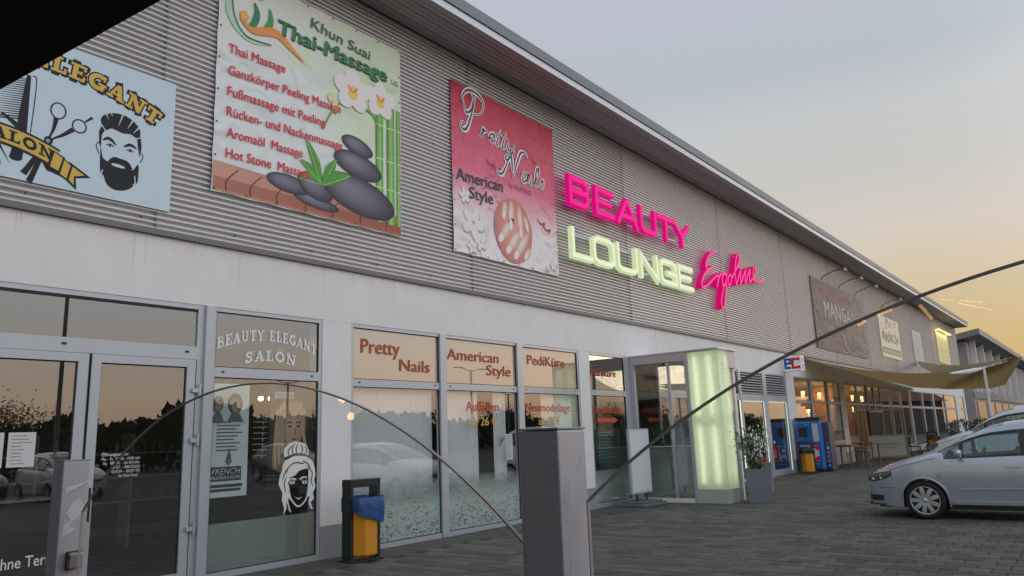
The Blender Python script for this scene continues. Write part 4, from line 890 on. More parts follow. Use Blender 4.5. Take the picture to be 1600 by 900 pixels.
# --- ec sign
ec = empty('bank_sign', (0, 0, 0), label='small white projecting cash sign with blue and red letters above the louvred doors', cat='sign')
MB().box(27.25, 27.60, -.68, -.02, 3.55, 4.09, bev=.02).build('sign_box', mat('sign_white', (.75, .76, .78), .4, emit=(.8, .85, .9), estr=.12), ec)
def side_print(y0, y1, x, draw, name, parent):      # draw in (u right, v up) on a face looking to -X ; u grows towards -Y
    p = PR(0); draw(p); vs = [(x+v[1], -v[0], v[2]) for v in p.v]; p.v = vs; return p.out(name, parent)
BLU, REDc = obs(24, 62, 130), obs(170, 24, 40)
def ecd(p, u0=.08, v0=3.64, s=.36, w=.52):
    p.stroke([(u0+w*.42, v0+s*.08), (u0+w*.06, v0+s*.08), (u0+w*.06, v0+s*.92), (u0+w*.42, v0+s*.92), (u0+w*.42, v0+s*.52), (u0+w*.1, v0+s*.52)], s*.23, BLU, 1)
    p.stroke([(u0+w*.98, v0+s*.75), (u0+w*.98, v0+s*.92), (u0+w*.56, v0+s*.92), (u0+w*.56, v0+s*.08), (u0+w*.98, v0+s*.08), (u0+w*.98, v0+s*.25)], s*.25, REDc, 2)
side_print(0, 0, 27.245, ecd, 'lettering', ec)
p = PR(-.684); p.text('EC', 27.30, 27.55, 3.85, .16, REDc, 1, .02); p.text('EC', 27.30, 27.55, 3.62, .16, BLU, 1, .02); p.out('lettering', ec)
# ================================================================== GLAZED PORCH WITH LIGHT COLUMN
po = empty('entrance_porch', (16.15, 0, 0), label='glazed entrance porch with flat metal roof and a pale green glowing corner column', cat='porch')
def pp(mb, name, m, parent=po, **k): return mb.build(name, m, parent, **k)
PXW = 1.0
pp(MB().box(-.03, .03, -1.498, -.01, 3.20, 3.40).box(.605, PXW+.03, -2.24, -2.19, 3.0, 3.40).box(PXW-.03, PXW+.03, -2.19, -.01, 3.2, 3.40), 'roof_fascia', mat('porch_fascia', (.50, .46, .46), .45, metal=.2)); pp(MB().box(-.05, PXW+.05, -2.29, -.01, 3.402, 3.43), 'roof', M_gut)
pp(MB().box(-.02, .06, -.10, 0, 0, 3.2), 'post', M_alu); pp(MB().box(-.02, .06, -1.52, -1.44, 0, 3.2), 'post', M_alu); pp(MB().box(PXW-.06, PXW+.02, -2.2, -2.12, 0, 3.2), 'post', M_white)
pp(MB().box(-.02, .06, -1.02, -.97, .1, 3.2), 'mullion', M_alu); pp(MB().box(-.018, .06, -1.44, -.10, 0, .09), 'sill', M_white); pp(MB().box(-.015, .05, -1.44, -.10, 1.24, 1.27), 'rail', M_alu)
for a, b in ((-.97, -.10), (-1.44, -1.02)):
    pp(MB().box(.02, .021, a, b, 1.27, 3.2), 'pane', M_glass); pp(MB().box(.02, .021, a, b, .09, 1.24), 'pane', M_glass)
pp(MB().box(.025, .026, -1.43, -.11, .10, 1.24), 'frosted_film', MATS['frosted_film_grey'])
pp(MB().box(PXW-.03, PXW-.029, -2.12, -.02, .1, 3.2), 'pane', M_glass); pp(MB().box(.62, PXW-.06, -2.17, -2.169, .1, 3.2), 'pane', M_glass)
# column: translucent skin over real tubes
M_skin = translucent_mat('opal_skin', (.80, .84, .74), .72)
M_tube = mat('tube_light', (.5, .6, .4), .5, emit=(1.0, 1.0, .84), estr=4.6)
col = MB()
pp(MB().box(-.012, -.004, -2.24, -1.50, .30, 3.399), 'opal_panel', M_skin); pp(MB().box(-.004, .60, -2.248, -2.24, .30, 3.399), 'opal_panel', M_skin)
pp(MB().box(.0, .60, -2.2, -1.5, 3.37, 3.395).box(.59, .60, -2.235, -1.5, .3, 3.36).box(.0, .59, -1.51, -1.50, .3, 3.36), 'column_lining', M_white)
pp(MB().box(-.006, .60, -2.243, -1.50, 0, .298), 'column_base', mat('base_grey', (.42, .46, .44), .5))
for z0, z1 in ((.42, 1.70), (1.90, 3.26)):
    for y in (-1.69, -2.03): pp(MB().tube([(.065, y, z0), (.065, y, z1)], .02, 8), 'tube', M_tube)
    pp(MB().tube([(.42, -2.13, z0), (.42, -2.13, z1)], .02, 8), 'tube', M_tube)
p = PR(-2.252)
for i, t in enumerate(('BEAUTY', 'LOUNGE', 'SOLARIUM')):
    for k, ch in enumerate(t): p.text(ch, .16+i*.14, .25+i*.14, 3.02-k*.10, .075, (.55, .58, .56), 1, .01)
p.out('lettering', po)

# plants inside the porch / behind the glass
def leafy(name, loc, h, r, n, cols, label, cat, seed=1, stem=True, flowers=None, leaf=.06, group=None):
    rr = random.Random(seed); t = empty(name, loc, label=label, cat=cat, group=group)
    ms = MB(); ml = MB(); tips = []
    for i in range(max(5, n//18)):
        a = rr.uniform(0, 6.28); d = r*rr.uniform(.2, 1); hh = h*rr.uniform(.55, 1)
        P = smooth_pts([(0, 0, 0), (d*.3*math.cos(a), d*.3*math.sin(a), hh*.5), (d*math.cos(a), d*math.sin(a), hh)], 4)
        ms.tube(P, .006, 4, radii=[.009*(1-.6*j/len(P)) for j in range(len(P))]); tips.append(P)
    for i in range(n):
        P = tips[i % len(tips)]; q = P[rr.randrange(2, len(P))]; c = Vector(q)+Vector((rr.gauss(0, .05), rr.gauss(0, .05), rr.gauss(0, .05)))*(r/.3)
        d = Vector((rr.gauss(0, 1), rr.gauss(0, 1), rr.gauss(.2, .8))).normalized(); s_ = d.cross(Vector((rr.gauss(0, 1), rr.gauss(0, 1), rr.gauss(0, 1)))).normalized(); l = leaf*rr.uniform(.6, 1.3)
        ml.add([c, c+d*l*.5+s_*l*.22, c+d*l, c+d*l*.5-s_*l*.22], [(0, 1, 2, 3)])
    ms.build('stem', mat('stem_green', (.06, .08, .03), .8), t); ml.build('foliage', cols, t)
    if flowers:
        for fm, cnt, lo, hi in flowers:
            mf = MB()
            for i in range(cnt):
                P = tips[rr.randrange(len(tips))]; f = rr.uniform(lo, hi); q = P[min(len(P)-1, int(f*len(P)))]
                c = Vector(q)+Vector((rr.gauss(-.03, .09), rr.gauss(-.05, .09), rr.gauss(.02, .07)))
                for k in range(5):
                    a = k*1.256+i; e = Vector((math.cos(a), rr.uniform(-.3, .3), math.sin(a)))*.034*rr.uniform(.8, 1.2); w_ = Vector((-math.sin(a), 0, math.cos(a)))*.018
                    mf.add([c, c+e*.6+w_, c+e, c+e*.6-w_], [(0, 1, 2, 3)])
            mf.build('flower', fm, t)
    return t
M_leaf = mat('leaf_green', (.11, .19, .055), .6, noise=.4, nscale=9, island=.35)
M_leafd = mat('leaf_dark', (.035, .055, .025), .7, noise=.4, nscale=6, island=.4)
M_pet = mat('petal_white', (.78, .76, .78), .7); M_petp = mat('petal_pink', (.55, .12, .22), .7)
def planter(x, y, rz, h, wt, wb, label):
    t = empty('planter', (x, y, 0), rz, label=label, cat='planter', group=None)
    m = MB(); n = 4; rows = []
    for w_, z in ((wb, 0), (wt, h), (wt-.05, h), (wt-.06, h-.07)): rows.append([(-w_/2, -w_/2, z), (w_/2, -w_/2, z), (w_/2, w_/2, z), (-w_/2, w_/2, z)])
    m.grid(rows, closed=True); m.build('pot', mat('pot_zinc', (.21, .24, .28), .5, metal=.2, noise=.18, nscale=4), t)
    MB().box(-wt/2+.04, wt/2-.04, -wt/2+.04, wt/2-.04, h-.09, h-.06).build('soil', mat('soil', (.03, .02, .015), .95), t); return t
planter(16.68, -2.72, math.radians(20), .72, .54, .42, 'tall tapered grey zinc planter in front of the glowing column, full of white flowers')
planter(19.0, -1.95, math.radians(14), .74, .52, .42, 'tall grey planter half hidden to the right behind the flowering one')
leafy('flowering_plant', (16.55, -2.70, .66), .92, .36, 1300, M_leaf, 'bushy white flowering plant with green leaves growing in the tall grey planter', 'plant', 2, flowers=[(M_pet, 260, .45, 1.0), (M_petp, 14, .2, .45)], leaf=.07)
leafy('bedding_plant', (16.72, -2.74, .66), .26, .24, 160, mat('leaf_purple', (.05, .015, .025), .7, island=.3), 'low dark red bedding plant at the front rim of the flowering planter', 'plant', 5, flowers=[(M_petp, 12, .6, 1.0)], leaf=.05)
leafy('indoor_plant', (16.75, -.6, .02), 2.1, .5, 500, M_leafd, 'tall dark leafy pot plant standing inside the glazed porch', 'plant', 8, leaf=.13)
leafy('indoor_plant', (19.2, 1.0, .02), 2.0, .6, 420, M_leafd, 'dark leafy plant standing behind the solarium window beyond the porch', 'plant', 9, leaf=.14)

# ================================================================== PAVEMENT SIGN
t = empty('pavement_sign', (15.18, -.62, 0), math.radians(-3), label='blank white swing sign on a grey weighted base beside the porch', cat='sign')
MB().box(-.42, .42, -.03, .03, .27, 1.68, bev=.012).build('board_frame', M_alu, t)
MB().box(-.385, .385, -.036, -.031, .31, 1.64).build('board', mat('poster_blank', (.62, .66, .72), .35), t)
MB().box(-.47, .47, -.36, .36, .0, .085, bev=.03).box(-.40, .40, -.29, .29, .085, .12, bev=.015).build('base', mat('base_plastic', (.12, .14, .16), .5, noise=.15, nscale=6), t)
for x in (-.2, .2): MB().tube([(x, 0, .10), (x, 0, .30)], .022, 8).build('spring', M_black, t)
MB().lathe([(.0, .06), (.05, .06), (.05, .0)], 12, (-.41, -.2, .01), axis='X').build('wheel', M_black, t)

# ================================================================== LITTER BINS
M_or = mat('bin_orange', (.62, .26, .012), .45, noise=.12, nscale=5); M_bg = mat('bag_blue', (.02, .08, .24), .28, noise=.3, nscale=6, bump=.8, bscale=18); M_gr = mat('bin_frame', (.010, .018, .016), .4)
def bin_(x, y, rz, label, s=1, bag=True):
    t = empty('litter_bin', (x, y, 0), rz, label=label, cat='litter bin', group='orange litter bins along the shopfronts')
    for sx_ in (-1, 1): MB().box(sx_*.228-.026, sx_*.228+.026, -.10, .10, 0, 1.07, bev=.006).build('post', M_gr, t)
    MB().box(-.256, .256, -.105, .105, .99, 1.10, bev=.008).build('top_bar', M_gr, t)
    MB().box(-.27, .27, -.15, .15, -.005, .03, bev=.006).build('foot_plate', M_gr, t)
    m = MB(); out_ = [(-.20, .16), (-.20, -.10), (-.10, -.23), (.10, -.23), (.20, -.10), (.20, .16)]; rows = []
    for k, z in ((.86, .07), (1, .10), (1, .80), (.97, .80), (.95, .5)): rows.append([(q[0]*k, q[1]*k, z) for q in out_])
    m.grid(rows, closed=True); m.add([(q[0]*.86, q[1]*.86, .07) for q in out_], [tuple(range(6))]); m.build('body', M_or, t, smooth=False)
    m = MB(); n = 36; rows = []; rr = random.Random(int(x*10))
    def rim(a, k): return (.218*k*max(-1, min(1, 1.25*math.cos(a))), (.24*k*max(-.95, min(1, 1.25*math.sin(a)))-.03))
    for k, z, wv in ((.9, .70, 0), (1.0, .84, .0), (1.03, .865, .01), (1.06, .84, .015), (1.07, .72, .02), (1.05, .0, 0)):
        row = []
        for i in range(n):
            a = 2*math.pi*i/n; q = rim(a, k*(1+wv*math.sin(a*7+z*9))); zz = z
            if z == 0: zz = .66 - .13*max(0, math.sin(-a+.5))**1.5 - .015*math.sin(a*5) if bag else .7
            row.append((q[0], q[1], zz))
        rows.append(row)
    m.grid(rows, closed=True); m.build('bag' if bag else 'hood', M_bg if bag else M_gr, t, smooth=2)
    return t
bin_(7.19, -.60, math.radians(-4), 'orange litter bin with a blue bag in a dark frame beside the wall pillar')
bin_(26.75, -.66, math.radians(-60), 'orange litter bin standing in front of the blue cash machine', bag=False)
bin_(44.3, -1.6, math.radians(-65), 'small distant orange litter bin just above the silver car bonnet', bag=False)

# ================================================================== CASH MACHINE
t = empty('cash_machine', (0, 0, 0), label='bright blue upright cash machine with a large red letter panel by the restaurant window', cat='cash machine')
M_cb = mat('machine_blue', (.012, .15, .50), .35, noise=.06, nscale=2); M_cd = mat('machine_dark', (.025, .03, .045), .4)
MB().box(27.62, 27.98, -.93, -.12, .12, 1.80, bev=.02).build('cabinet', M_cb, t); MB().box(27.58, 28.0, -.96, -.10, 1.80, 1.90, bev=.015).build('hood', M_cd, t); MB().box(27.66, 27.95, -.9, -.14, 0, .12).build('plinth', M_cd, t)
MB().box(27.60, 27.63, -.50, -.20, 1.22, 1.56).build('screen_recess', M_cd, t); MB().box(27.594, 27.60, -.46, -.25, 1.30, 1.50).build('screen', mat('machine_screen', (.05, .04, .05), .2), t)
MB().box(27.598, 27.62, -.88, -.68, 1.05, 1.68).build('notice_strip', mat('strip_pale', (.55, .60, .66), .5), t)
def atm(p):
    p.text('GELDAUTOMAT  MIT EC-KARTE', .16, .84, 1.70, .04, (.5, .6, .75), 1, .01); p.text('€uro', .42, .58, 1.62, .05, (.5, .6, .75), 1, .01)
    p.rect(.18, .84, .40, .92, (.72, .74, .76), 1)
    p.stroke([(.44, .46), (.24, .46), (.24, .86), (.44, .86), (.44, .66), (.26, .66)], .08, BLU, 2)
    p.stroke([(.79, .76), (.79, .86), (.55, .86), (.55, .46), (.79, .46), (.79, .56)], .10, REDc, 3); p.rect(.2, .6, .27, .29, (.5, .55, .65), 1); p.ell(.76, .29, .04, .025, (.7, .3, .35), 1)
side_print(0, 0, 27.612, atm, 'lettering', t)
t = empty('ticket_machine', (0, 0, 0), label='narrow dark machine with vertical white letters tucked against the blue cash machine', cat='machine')
MB().box(28.06, 28.66, -1.12, -.25, .06, 1.72, bev=.03).build('cabinet', mat('machine_grey', (.08, .09, .13), .35), t); MB().box(28.10, 28.62, -1.08, -.3, 0, .06).build('plinth', M_cd, t)
MB().box(28.04, 28.06, -1.08, -.97, .1, 1.1).build('letter_panel', mat('panel_violet', (.03, .035, .16), .4), t)
def vl(p):
    for k, ch in enumerate('CINEMA'): p.text(ch, .985, 1.065, .92-k*.15, .10, (.55, .58, .7), 1, .02)
side_print(0, 0, 28.037, vl, 'lettering', t)

# ================================================================== BAR TABLES AND STOOLS, WIND SCREEN, DOOR SIGN
M_tw = mat('table_wood', (.17, .075, .04), .5, noise=.3, nscale=5, stretch=(8, 1, 1)); M_st = mat('steel_leg', (.18, .18, .19), .4, metal=.6)
def htable(x, y, lx, ly, h, label, name='bar_table', cat='table', thick=.07):
    t = empty(name, (x, y, 0), label=label, cat=cat)
    MB().box(-lx/2, lx/2, -ly/2, ly/2, h-thick, h, bev=.008).build('table_top' if cat == 'table' else 'seat', M_tw, t)
    for sx_ in (-1, 1):
        for sy_ in (-1, 1): MB().box(sx_*(lx/2-.05)-.025, sx_*(lx/2-.05)+.025, sy_*(ly/2-.05)-.025, sy_*(ly/2-.05)+.025, 0, h-thick).build('leg', M_st, t)
    MB().box(-lx/2+.06, lx/2-.06, -.015, .015, h*.28, h*.28+.03).build('stretcher', M_st, t)
htable(30.1, -1.05, 1.0, .66, .86, 'high wooden topped bar table just right of the cash machine'); htable(32.4, -1.25, 1.1, .72, .88, 'high wooden topped bar table nearer the restaurant door')
htable(31.2, -1.35, .42, .42, .74, 'brown wooden bar stool between the two high tables', 'bar_stool', 'stool'); htable(29.8, -1.75, .36, .34, .68, 'brown wooden bar stool at the front of the first high table', 'bar_stool', 'stool')
t = empty('wind_screen', (37.4, -.1, 0), math.radians(-32), label='glass wind screen with frosted lower half beside the restaurant door', cat='screen')
MB().box(0, .08, -.04, .04, 0, 2.25).box(2.3, 2.38, -.04, .04, 0, 2.25).box(.08, 2.3, -.035, .035, 2.18, 2.25).box(.08, 2.3, -.035, .035, 1.02, 1.07).box(.08, 2.3, -.035, .035, .04, .12).build('frame', mat('screen_frame', (.22, .21, .20), .4, metal=.5), t)
MB().box(.08, 2.3, -.004, .0, 1.07, 2.18).build('pane', M_glass, t); MB().box(.08, 2.3, -.006, 0, .12, 1.02).build('frosted_pane', mat('frosted_pane', (.34, .36, .33), .35), t)
p = PR(-.008); p.text('CAFE RESTAURANT', .55, 1.9, .60, .09, (.10, .10, .09), 1, .01); p.text('GRILLHAUS', .95, 1.8, .46, .06, (.10, .10, .09), 1); p.out('lettering', t)
# restaurant interior: warm walls and pendant lamps
M_warm = mat('warm_wall', (.42, .20, .08), .8, noise=.2, nscale=1.5)
MB().box(28.2, 60, 5.6, 5.7, .02, 3.45).build('interior_wall', M_warm, bld); MB().box(37.3, 37.36, .35, 3, .02, 3.4).build('interior_wall', M_warm, bld)
M_bulb = mat('bulb', (1, .8, .5), .5, emit=(1, .60, .22), estr=9)
pend = []
LAMPS = [(34.4, 1.6, 3.08), (36.8, 1.6, 3.06), (34.9, 1.6, 2.27), (42.5, 1.6, 3.06), (44.5, 1.6, 3.04), (42.2, 1.6, 2.46), (38.5, 3.5, 2.7), (43.5, 2.5, 2.1), (45.6, 3, 2.2), (6.62, 1.05, 2.32), (6.86, 1.15, 2.33), (8.3, 2.4, 2.5)]
LL = ['leftmost pendant lamp in the upper restaurant panes', 'second pendant lamp from the left in the upper restaurant panes', 'low pendant lamp right above the blue cash machine', 'left one of the lamp pair above the restaurant door', 'right one of the lamp pair above the restaurant door', 'lower round lamp beside the restaurant door', 'pendant lamp deep inside the restaurant', 'pendant lamp behind the windows past the wind screen', 'farthest pendant lamp inside the restaurant', 'small warm lamp hanging inside the salon behind the portrait poster', 'second small lamp hanging deeper inside the salon', 'small lamp hanging behind the nail studio blinds']
for i, (x, y, z) in enumerate(LAMPS):
    t = empty('pendant_lamp', (x, y, z), label='glowing warm '+LL[i] if i < 9 else LL[i], cat='lamp', group='pendant lamps in the restaurant' if i < 9 else None)
    s = 1.0 if i < 9 else .5
    m = MB(); m.lathe([(0, -.09*s), (.06*s, -.07*s), (.085*s, -.01), (.06*s, .05*s), (0, .07*s)], 12); m.build('bulb', M_bulb, t, smooth=2)
    MB().tube([(0, 0, .07*s), (0, 0, 3.46-z)], .008, 5).lathe([(.03, .12), (.05*s, .05*s)], 10).build('cord', M_black, t)
    if i < 9:
        l = bpy.data.lights.new('pendant_light', 'POINT'); l.energy = 38; l.color = (1, .6, .28); l.shadow_soft_size = .1
        lo = bpy.data.objects.new('pendant_light', l); COL.objects.link(lo); lo.parent = t; lo.location = (0, 0, -.16)
# restaurant tables seen through glass
for i, x in enumerate((30, 32.6, 40.4, 43.4, 46.5)): htable(x, 1.5, 1.2, .8, .76, ('wooden table inside the restaurant behind its first window', 'wooden table inside the restaurant behind its third window', 'wooden table inside behind the wind screen', 'wooden table inside behind the window right of the wind screen', 'farthest wooden table visible inside the restaurant')[i], 'dining_table')
# salon interior: shelves, counter
M_sh = mat('shelf_pale', (.34, .38, .30), .5); M_bot = mat('bottle_mix', (.22, .22, .24), .3, island=.7)
t = empty('shelf_unit', (4.6, 4.6, 0), label='pale display shelf with product bottles seen through the right salon door', cat='shelf')
for z in (.75, 1.15, 1.55): MB().box(-1.3, 3.2, -.2, .2, z, z+.035).build('shelf', M_sh, t)
for x in (-1.3, .2, 1.7, 3.17): MB().box(x, x+.04, -.2, .2, 0, 1.9).build('upright', M_sh, t)
m = MB(); rr = random.Random(2)
for z in (.785, 1.185, 1.585):
    x = -1.2
    while x < 3: h = rr.uniform(.1, .24); r_ = rr.uniform(.02, .045); m.lathe([(r_, 0), (r_, h*.7), (r_*.4, h*.8), (r_*.4, h), (0, h)], 7, (x, rr.uniform(-.1, .1), z)); x += rr.uniform(.08, .26)
m.build('bottle', M_bot, t, kind='stuff')
t = empty('reception_desk', (3.4, 2.6, 0), label='dark reception desk inside the salon behind the double doors', cat='desk')
MB().box(-1.2, .9, -.3, .3, .02, 1.0, bev=.02).build('body', mat('desk_dark', (.05, .05, .055), .4), t); MB().box(-1.25, .95, -.36, .34, 1.0, 1.04).build('counter_top', M_sh, t)
t = empty('nail_desk', (10.7, 2.2, 0), label='white manicure table inside the nail studio', cat='table')
MB().box(-.6, .6, -.3, .3, .70, .74).build('table_top', M_white, t)
for sx_ in (-1, 1): MB().box(sx_*.55-.03, sx_*.55+.03, -.28, .28, .02, .70).build('leg', M_white, t)
t = empty('price_board', (11.0, .9, 0), label='dark price board standing inside the middle nail studio window', cat='board')
MB().box(-.5, .45, -.02, .02, 1.0, 2.02).build('panel', mat('board_black', (.012, .012, .014), .35), t); MB().box(-.04, .0, -.01, .05, .02, 1.0).build('stand', M_black, t)

# ================================================================== GLASS TERRACE SCREEN (posts, arched panes)
M_post = mat('post_powder', (.45, .45, .50), .42, metal=.15, noise=.10, nscale=9)
posts = []
for i, (y, h, lab) in enumerate(((-9.05+3.27, 1.575, 'square grey steel post with peeling sticker residue at the lower left'), (-9.05+.925, 1.615, 'square grey steel post in the middle foreground between the two arched panes'), (-9.05-1.43, 1.64, 'square grey steel post of the terrace screen beside the viewer'))):
    if i == 2: continue
    t = empty('screen_post', (1.30, y, 0), label=lab, cat='post')
    MB().box(-.05, .05, -.05, .05, 0, h-.004, bev=.005).build('tube', M_post, t)
    MB().box(-.0515, .0515, -.0515, .0515, h-.0035, h+.001, bev=.0022).build('end_cap', mat('cap_grey', (.36, .36, .40), .5, noise=.1, nscale=20), t)
    p = PR(-.0503); rs = random.Random(40+i)
    for _ in range(26):
        x, z = rs.uniform(-.045, .04), rs.uniform(.9, h-.03); p.stroke([(x, z), (x+rs.uniform(-.01, .012), z-rs.uniform(.004, .05))], rs.uniform(.0004, .0011), (.56, .55, .56) if rs.random() < .6 else (.20, .19, .20), 0)
    o_ = p.out('scratches', t, kind='stuff')
    MB().box(-.09, .09, -.09, .09, 0, .012).build('foot_plate', M_post, t)
    for z in ((1.20, .55) if i == 0 else (.62, 1.12)):
        for sy_ in (-1, 1):
            c = MB().box(-.024, .024, sy_*.052-.001, sy_*.052+sy_*.055, z-.03, z+.03, bev=.008).build('clamp', mat('clamp_zinc', (.34, .33, .32), .4, metal=.5), t)
            MB().box(-.026, .026, sy_*.075-.006, sy_*.075+.006, z-.034, z+.034).build('clamp_gasket', M_black, c)
            MB().lathe([(0, .003), (.007, .003), (.007, 0)], 10, (-.0265, sy_*.095, z+.015), axis='X').build('screw', M_black, c)
    if i == 0:
        p = PR(0); rs = random.Random(4)
        lt = (.62, .60, .60)
        for q in ([(-.040, 1.30), (.0, 1.345), (.030, 1.37), (.035, 1.40), (.012, 1.43), (-.01, 1.41), (-.03, 1.375), (-.012, 1.35), (-.034, 1.33)], [(-.036, 1.45), (.040, 1.485), (.042, 1.492), (-.02, 1.475), (-.038, 1.47)], [(-.02, 1.335), (.036, 1.395), (.04, 1.41), (-.004, 1.372)], [(-.045, 1.285), (-.01, 1.30), (.01, 1.315), (-.02, 1.325)]):
            p.poly(q, lt, 1)
        for _ in range(22):
            x, z = rs.uniform(-.04, .04), rs.uniform(1.28, 1.5); p.poly([(x, z), (x+rs.uniform(.004, .014), z+.002), (x+.006, z+rs.uniform(.003, .012))], lt, 2)
        p.v = [(a, b-.0505, c) for a, b, c in p.v]; p.out('sticker_residue', t)
M_edge_g = mat('glass_edge', (.36, .31, .30), .45)
def pane(yc, half, top, sag, label, ycut=None):
    R_ = (half*half+sag*sag)/(2*sag); n = 64; t = empty('glass_screen', (1.30, yc, 0), label=label, cat='glass screen')
    arc_ = [(half*(-1+2*i/n), 0) for i in range(n+1)]; arc_ = [(y, top-R_+math.sqrt(R_*R_-y*y)) for y, _ in arc_]
    P = [(-half, .12)]+arc_+[(half, .12)]; th = .0036
    MB().add([(-th, y, z) for y, z in P], [tuple(range(len(P)))]).build('pane', M_gscreen, t)
    m = MB(); rows = []
    for x, ins in ((-th-.0008, .0), (th+.0008, .0), (th+.0008, .004), (-th-.0008, .004)):
        row = []
        for i, (y, z) in enumerate(P):
            if i == 0 or i == len(P)-1: row.append((x, y-(ins if y > 0 else -ins), z+ins))
            else:
                nrm = Vector((y, z-(top-R_))).normalized(); row.append((x, y-nrm.x*ins, z-nrm.y*ins))
        rows.append(row)
    rows.append(rows[0]); m.grid(rows); m.build('polished_edge', M_edge_g, t); return t
pane(-9.05+2.075, 1.07, 1.79, .41, 'arched clear glass screen pane spanning between the two grey posts')
pane(-9.05-.225, 1.07, 1.851, .380, 'arched clear glass screen pane rising to the right of the middle post')
# canopy edge overhead (terrace awning)
cn = empty('terrace_canopy', (0, -7.7, 2.5), label='very dark brown terrace canopy cutting across the upper left corner', cat='canopy')
m = MB(); e0, e1 = Vector((.475, -6.0, 2.5)), Vector((.695, -8.1, 2.5)); dd = (e1-e0).normalized()
A_, B_ = e0-dd*.0, e1+dd*3.0
lp = [Vector((.40, -5.3, 2.5)), Vector((.93, -10.2, 2.5)), Vector((-6, -10.6, 2.9)), Vector((-6, -5.0, 2.9))]
lp = [q-Vector((0, -7.7, 2.5)) for q in lp]
m.add([q for q in lp]+[q+Vector((0, 0, .05)) for q in lp], [(3, 2, 1, 0), (4, 5, 6, 7), (0, 1, 5, 4), (1, 2, 6, 5), (2, 3, 7, 6), (3, 0, 4, 7)]); m.build('fabric', mat('canopy_brown', (.05, .028, .020), .9, noise=.3, nscale=3), cn)
MB().tube([(-.7, .4, -2.5), (-.7, .4, .1)], .03, 10).build('pole', mat('canopy_pole', (.03, .02, .015), .6), cn) if False else None
# lit tubes hung on the terrace behind the viewer (they show as streaks in the glass)
M_tl = mat('terrace_tube', (1, .7, .3), .5, emit=(1, .55, .14), estr=10)
TL = [((-5.83, -7.70), (-6.95, -7.61)), ((-6.13, -7.23), (-5.85, -7.42)), ((-6.85, -6.86), (-6.55, -7.0)), ((-5.56, -7.93), (-5.71, -8.01)), ((-5.81, -8.05), (-6.11, -8.21)), ((-5.98, -8.01), (-6.82, -8.21))]
for i, (a, b) in enumerate(TL):
    t = empty('tube_lamp', (a[0], a[1], 2.75), label=('thick', 'short slanting', 'stubby', 'thin short', 'thin middle', 'long thin')[i]+' glowing orange tube lamp hanging over the terrace behind the viewer', cat='lamp', group='tube lamps over the terrace behind the viewer')
    r_ = (.018, .016, .018, .004, .005, .005)[i]
    MB().tube([(0, 0, 0), (b[0]-a[0], b[1]-a[1], 0)], r_, 8).build('tube', M_tl, t)

# ================================================================== SHADE SAIL
t = empty('shade_sail', (0, 0, 0), label='sagging tan fabric shade sail stretched from the wall to a pale pole', cat='shade sail')
M_sail = translucent_mat('sail_fabric', (.36, .25, .11), .55)
def sail(near, far, sag_n, sag_f, sag_m, name, mm, nu=28, nv=12):
    nn = [Vector(q) for q in near]; ff = [Vector(q) for q in far]
    def along(P, u):
        L = [0]; 
        for a, b in zip(P[:-1], P[1:]): L.append(L[-1]+(b-a).length)
        s_ = u*L[-1]
        for k in range(len(P)-1):
            if s_ <= L[k+1]+1e-6: f = (s_-L[k])/(L[k+1]-L[k]); return P[k].lerp(P[k+1], f), f
        return P[-1], 1
    rows = []
    for j in range(nv+1):
        v = j/nv; row = []
        for i in range(nu+1):
            u = i/nu; a, fa = along(nn, u); b, fb = along(ff, u)
            a = a+Vector((0, 0, -sag_n*math.sin(math.pi*fa)))*(1 if True else 0); b = b+Vector((0, 0, -sag_f*math.sin(math.pi*fb)))
            q = a.lerp(b, v); q.z -= sag_m*math.sin(math.pi*v)*math.sin(math.pi*u)**.7; q.z += .025*math.sin(u*23+v*5)*math.sin(math.pi*v)
            row.append(q)
        rows.append(row)
    MB().grid(rows).build(name, mm, t, smooth=2)
sail([(29.4, -.02, 4.22), (30.8, -5.72, 3.34)], [(50, -.05, 3.62), (50, -3.9, 3.30)], .36, .05, .22, 'fabric', M_sail)
sail([(30.8, -5.72, 3.34), (30.8, -6.95, 3.66)], [(50, -3.9, 3.30), (46, -5.0, 3.3)], .02, .0, .06, 'fabric', M_sail, 8, 10)
sail([(52, -.1, 5.1), (30.8, -5.70, 3.42)], [(52, -.12, 5.3), (31.0, -6.95, 3.72)], .5, .3, .0, 'upper_fabric', translucent_mat('sail_lit_through', (.52, .47, .34), .6), 20, 6)  # light coming through the upper cloth is put into its paler colour
t2 = empty('sail_pole', (30.8, -5.78, 0), label='slim pale metal pole holding up the corner of the tan shade sail', cat='pole')
MB().tube([(0, 0, 0), (0, 0, 3.42)], .045, 12).build('tube', M_white, t2); MB().box(-.15, .15, -.15, .15, 0, .02).build('foot_plate', M_alu, t2)
MB().tube(smooth_pts([(0, 0, 3.36), (-.5, .45, 3.25), (-1.1, .9, 3.2)], 4), .12, 8, radii=[.02, .05, .07, .08, .08, .07, .06, .04, .02]).build('rolled_cord', M_white, t2)

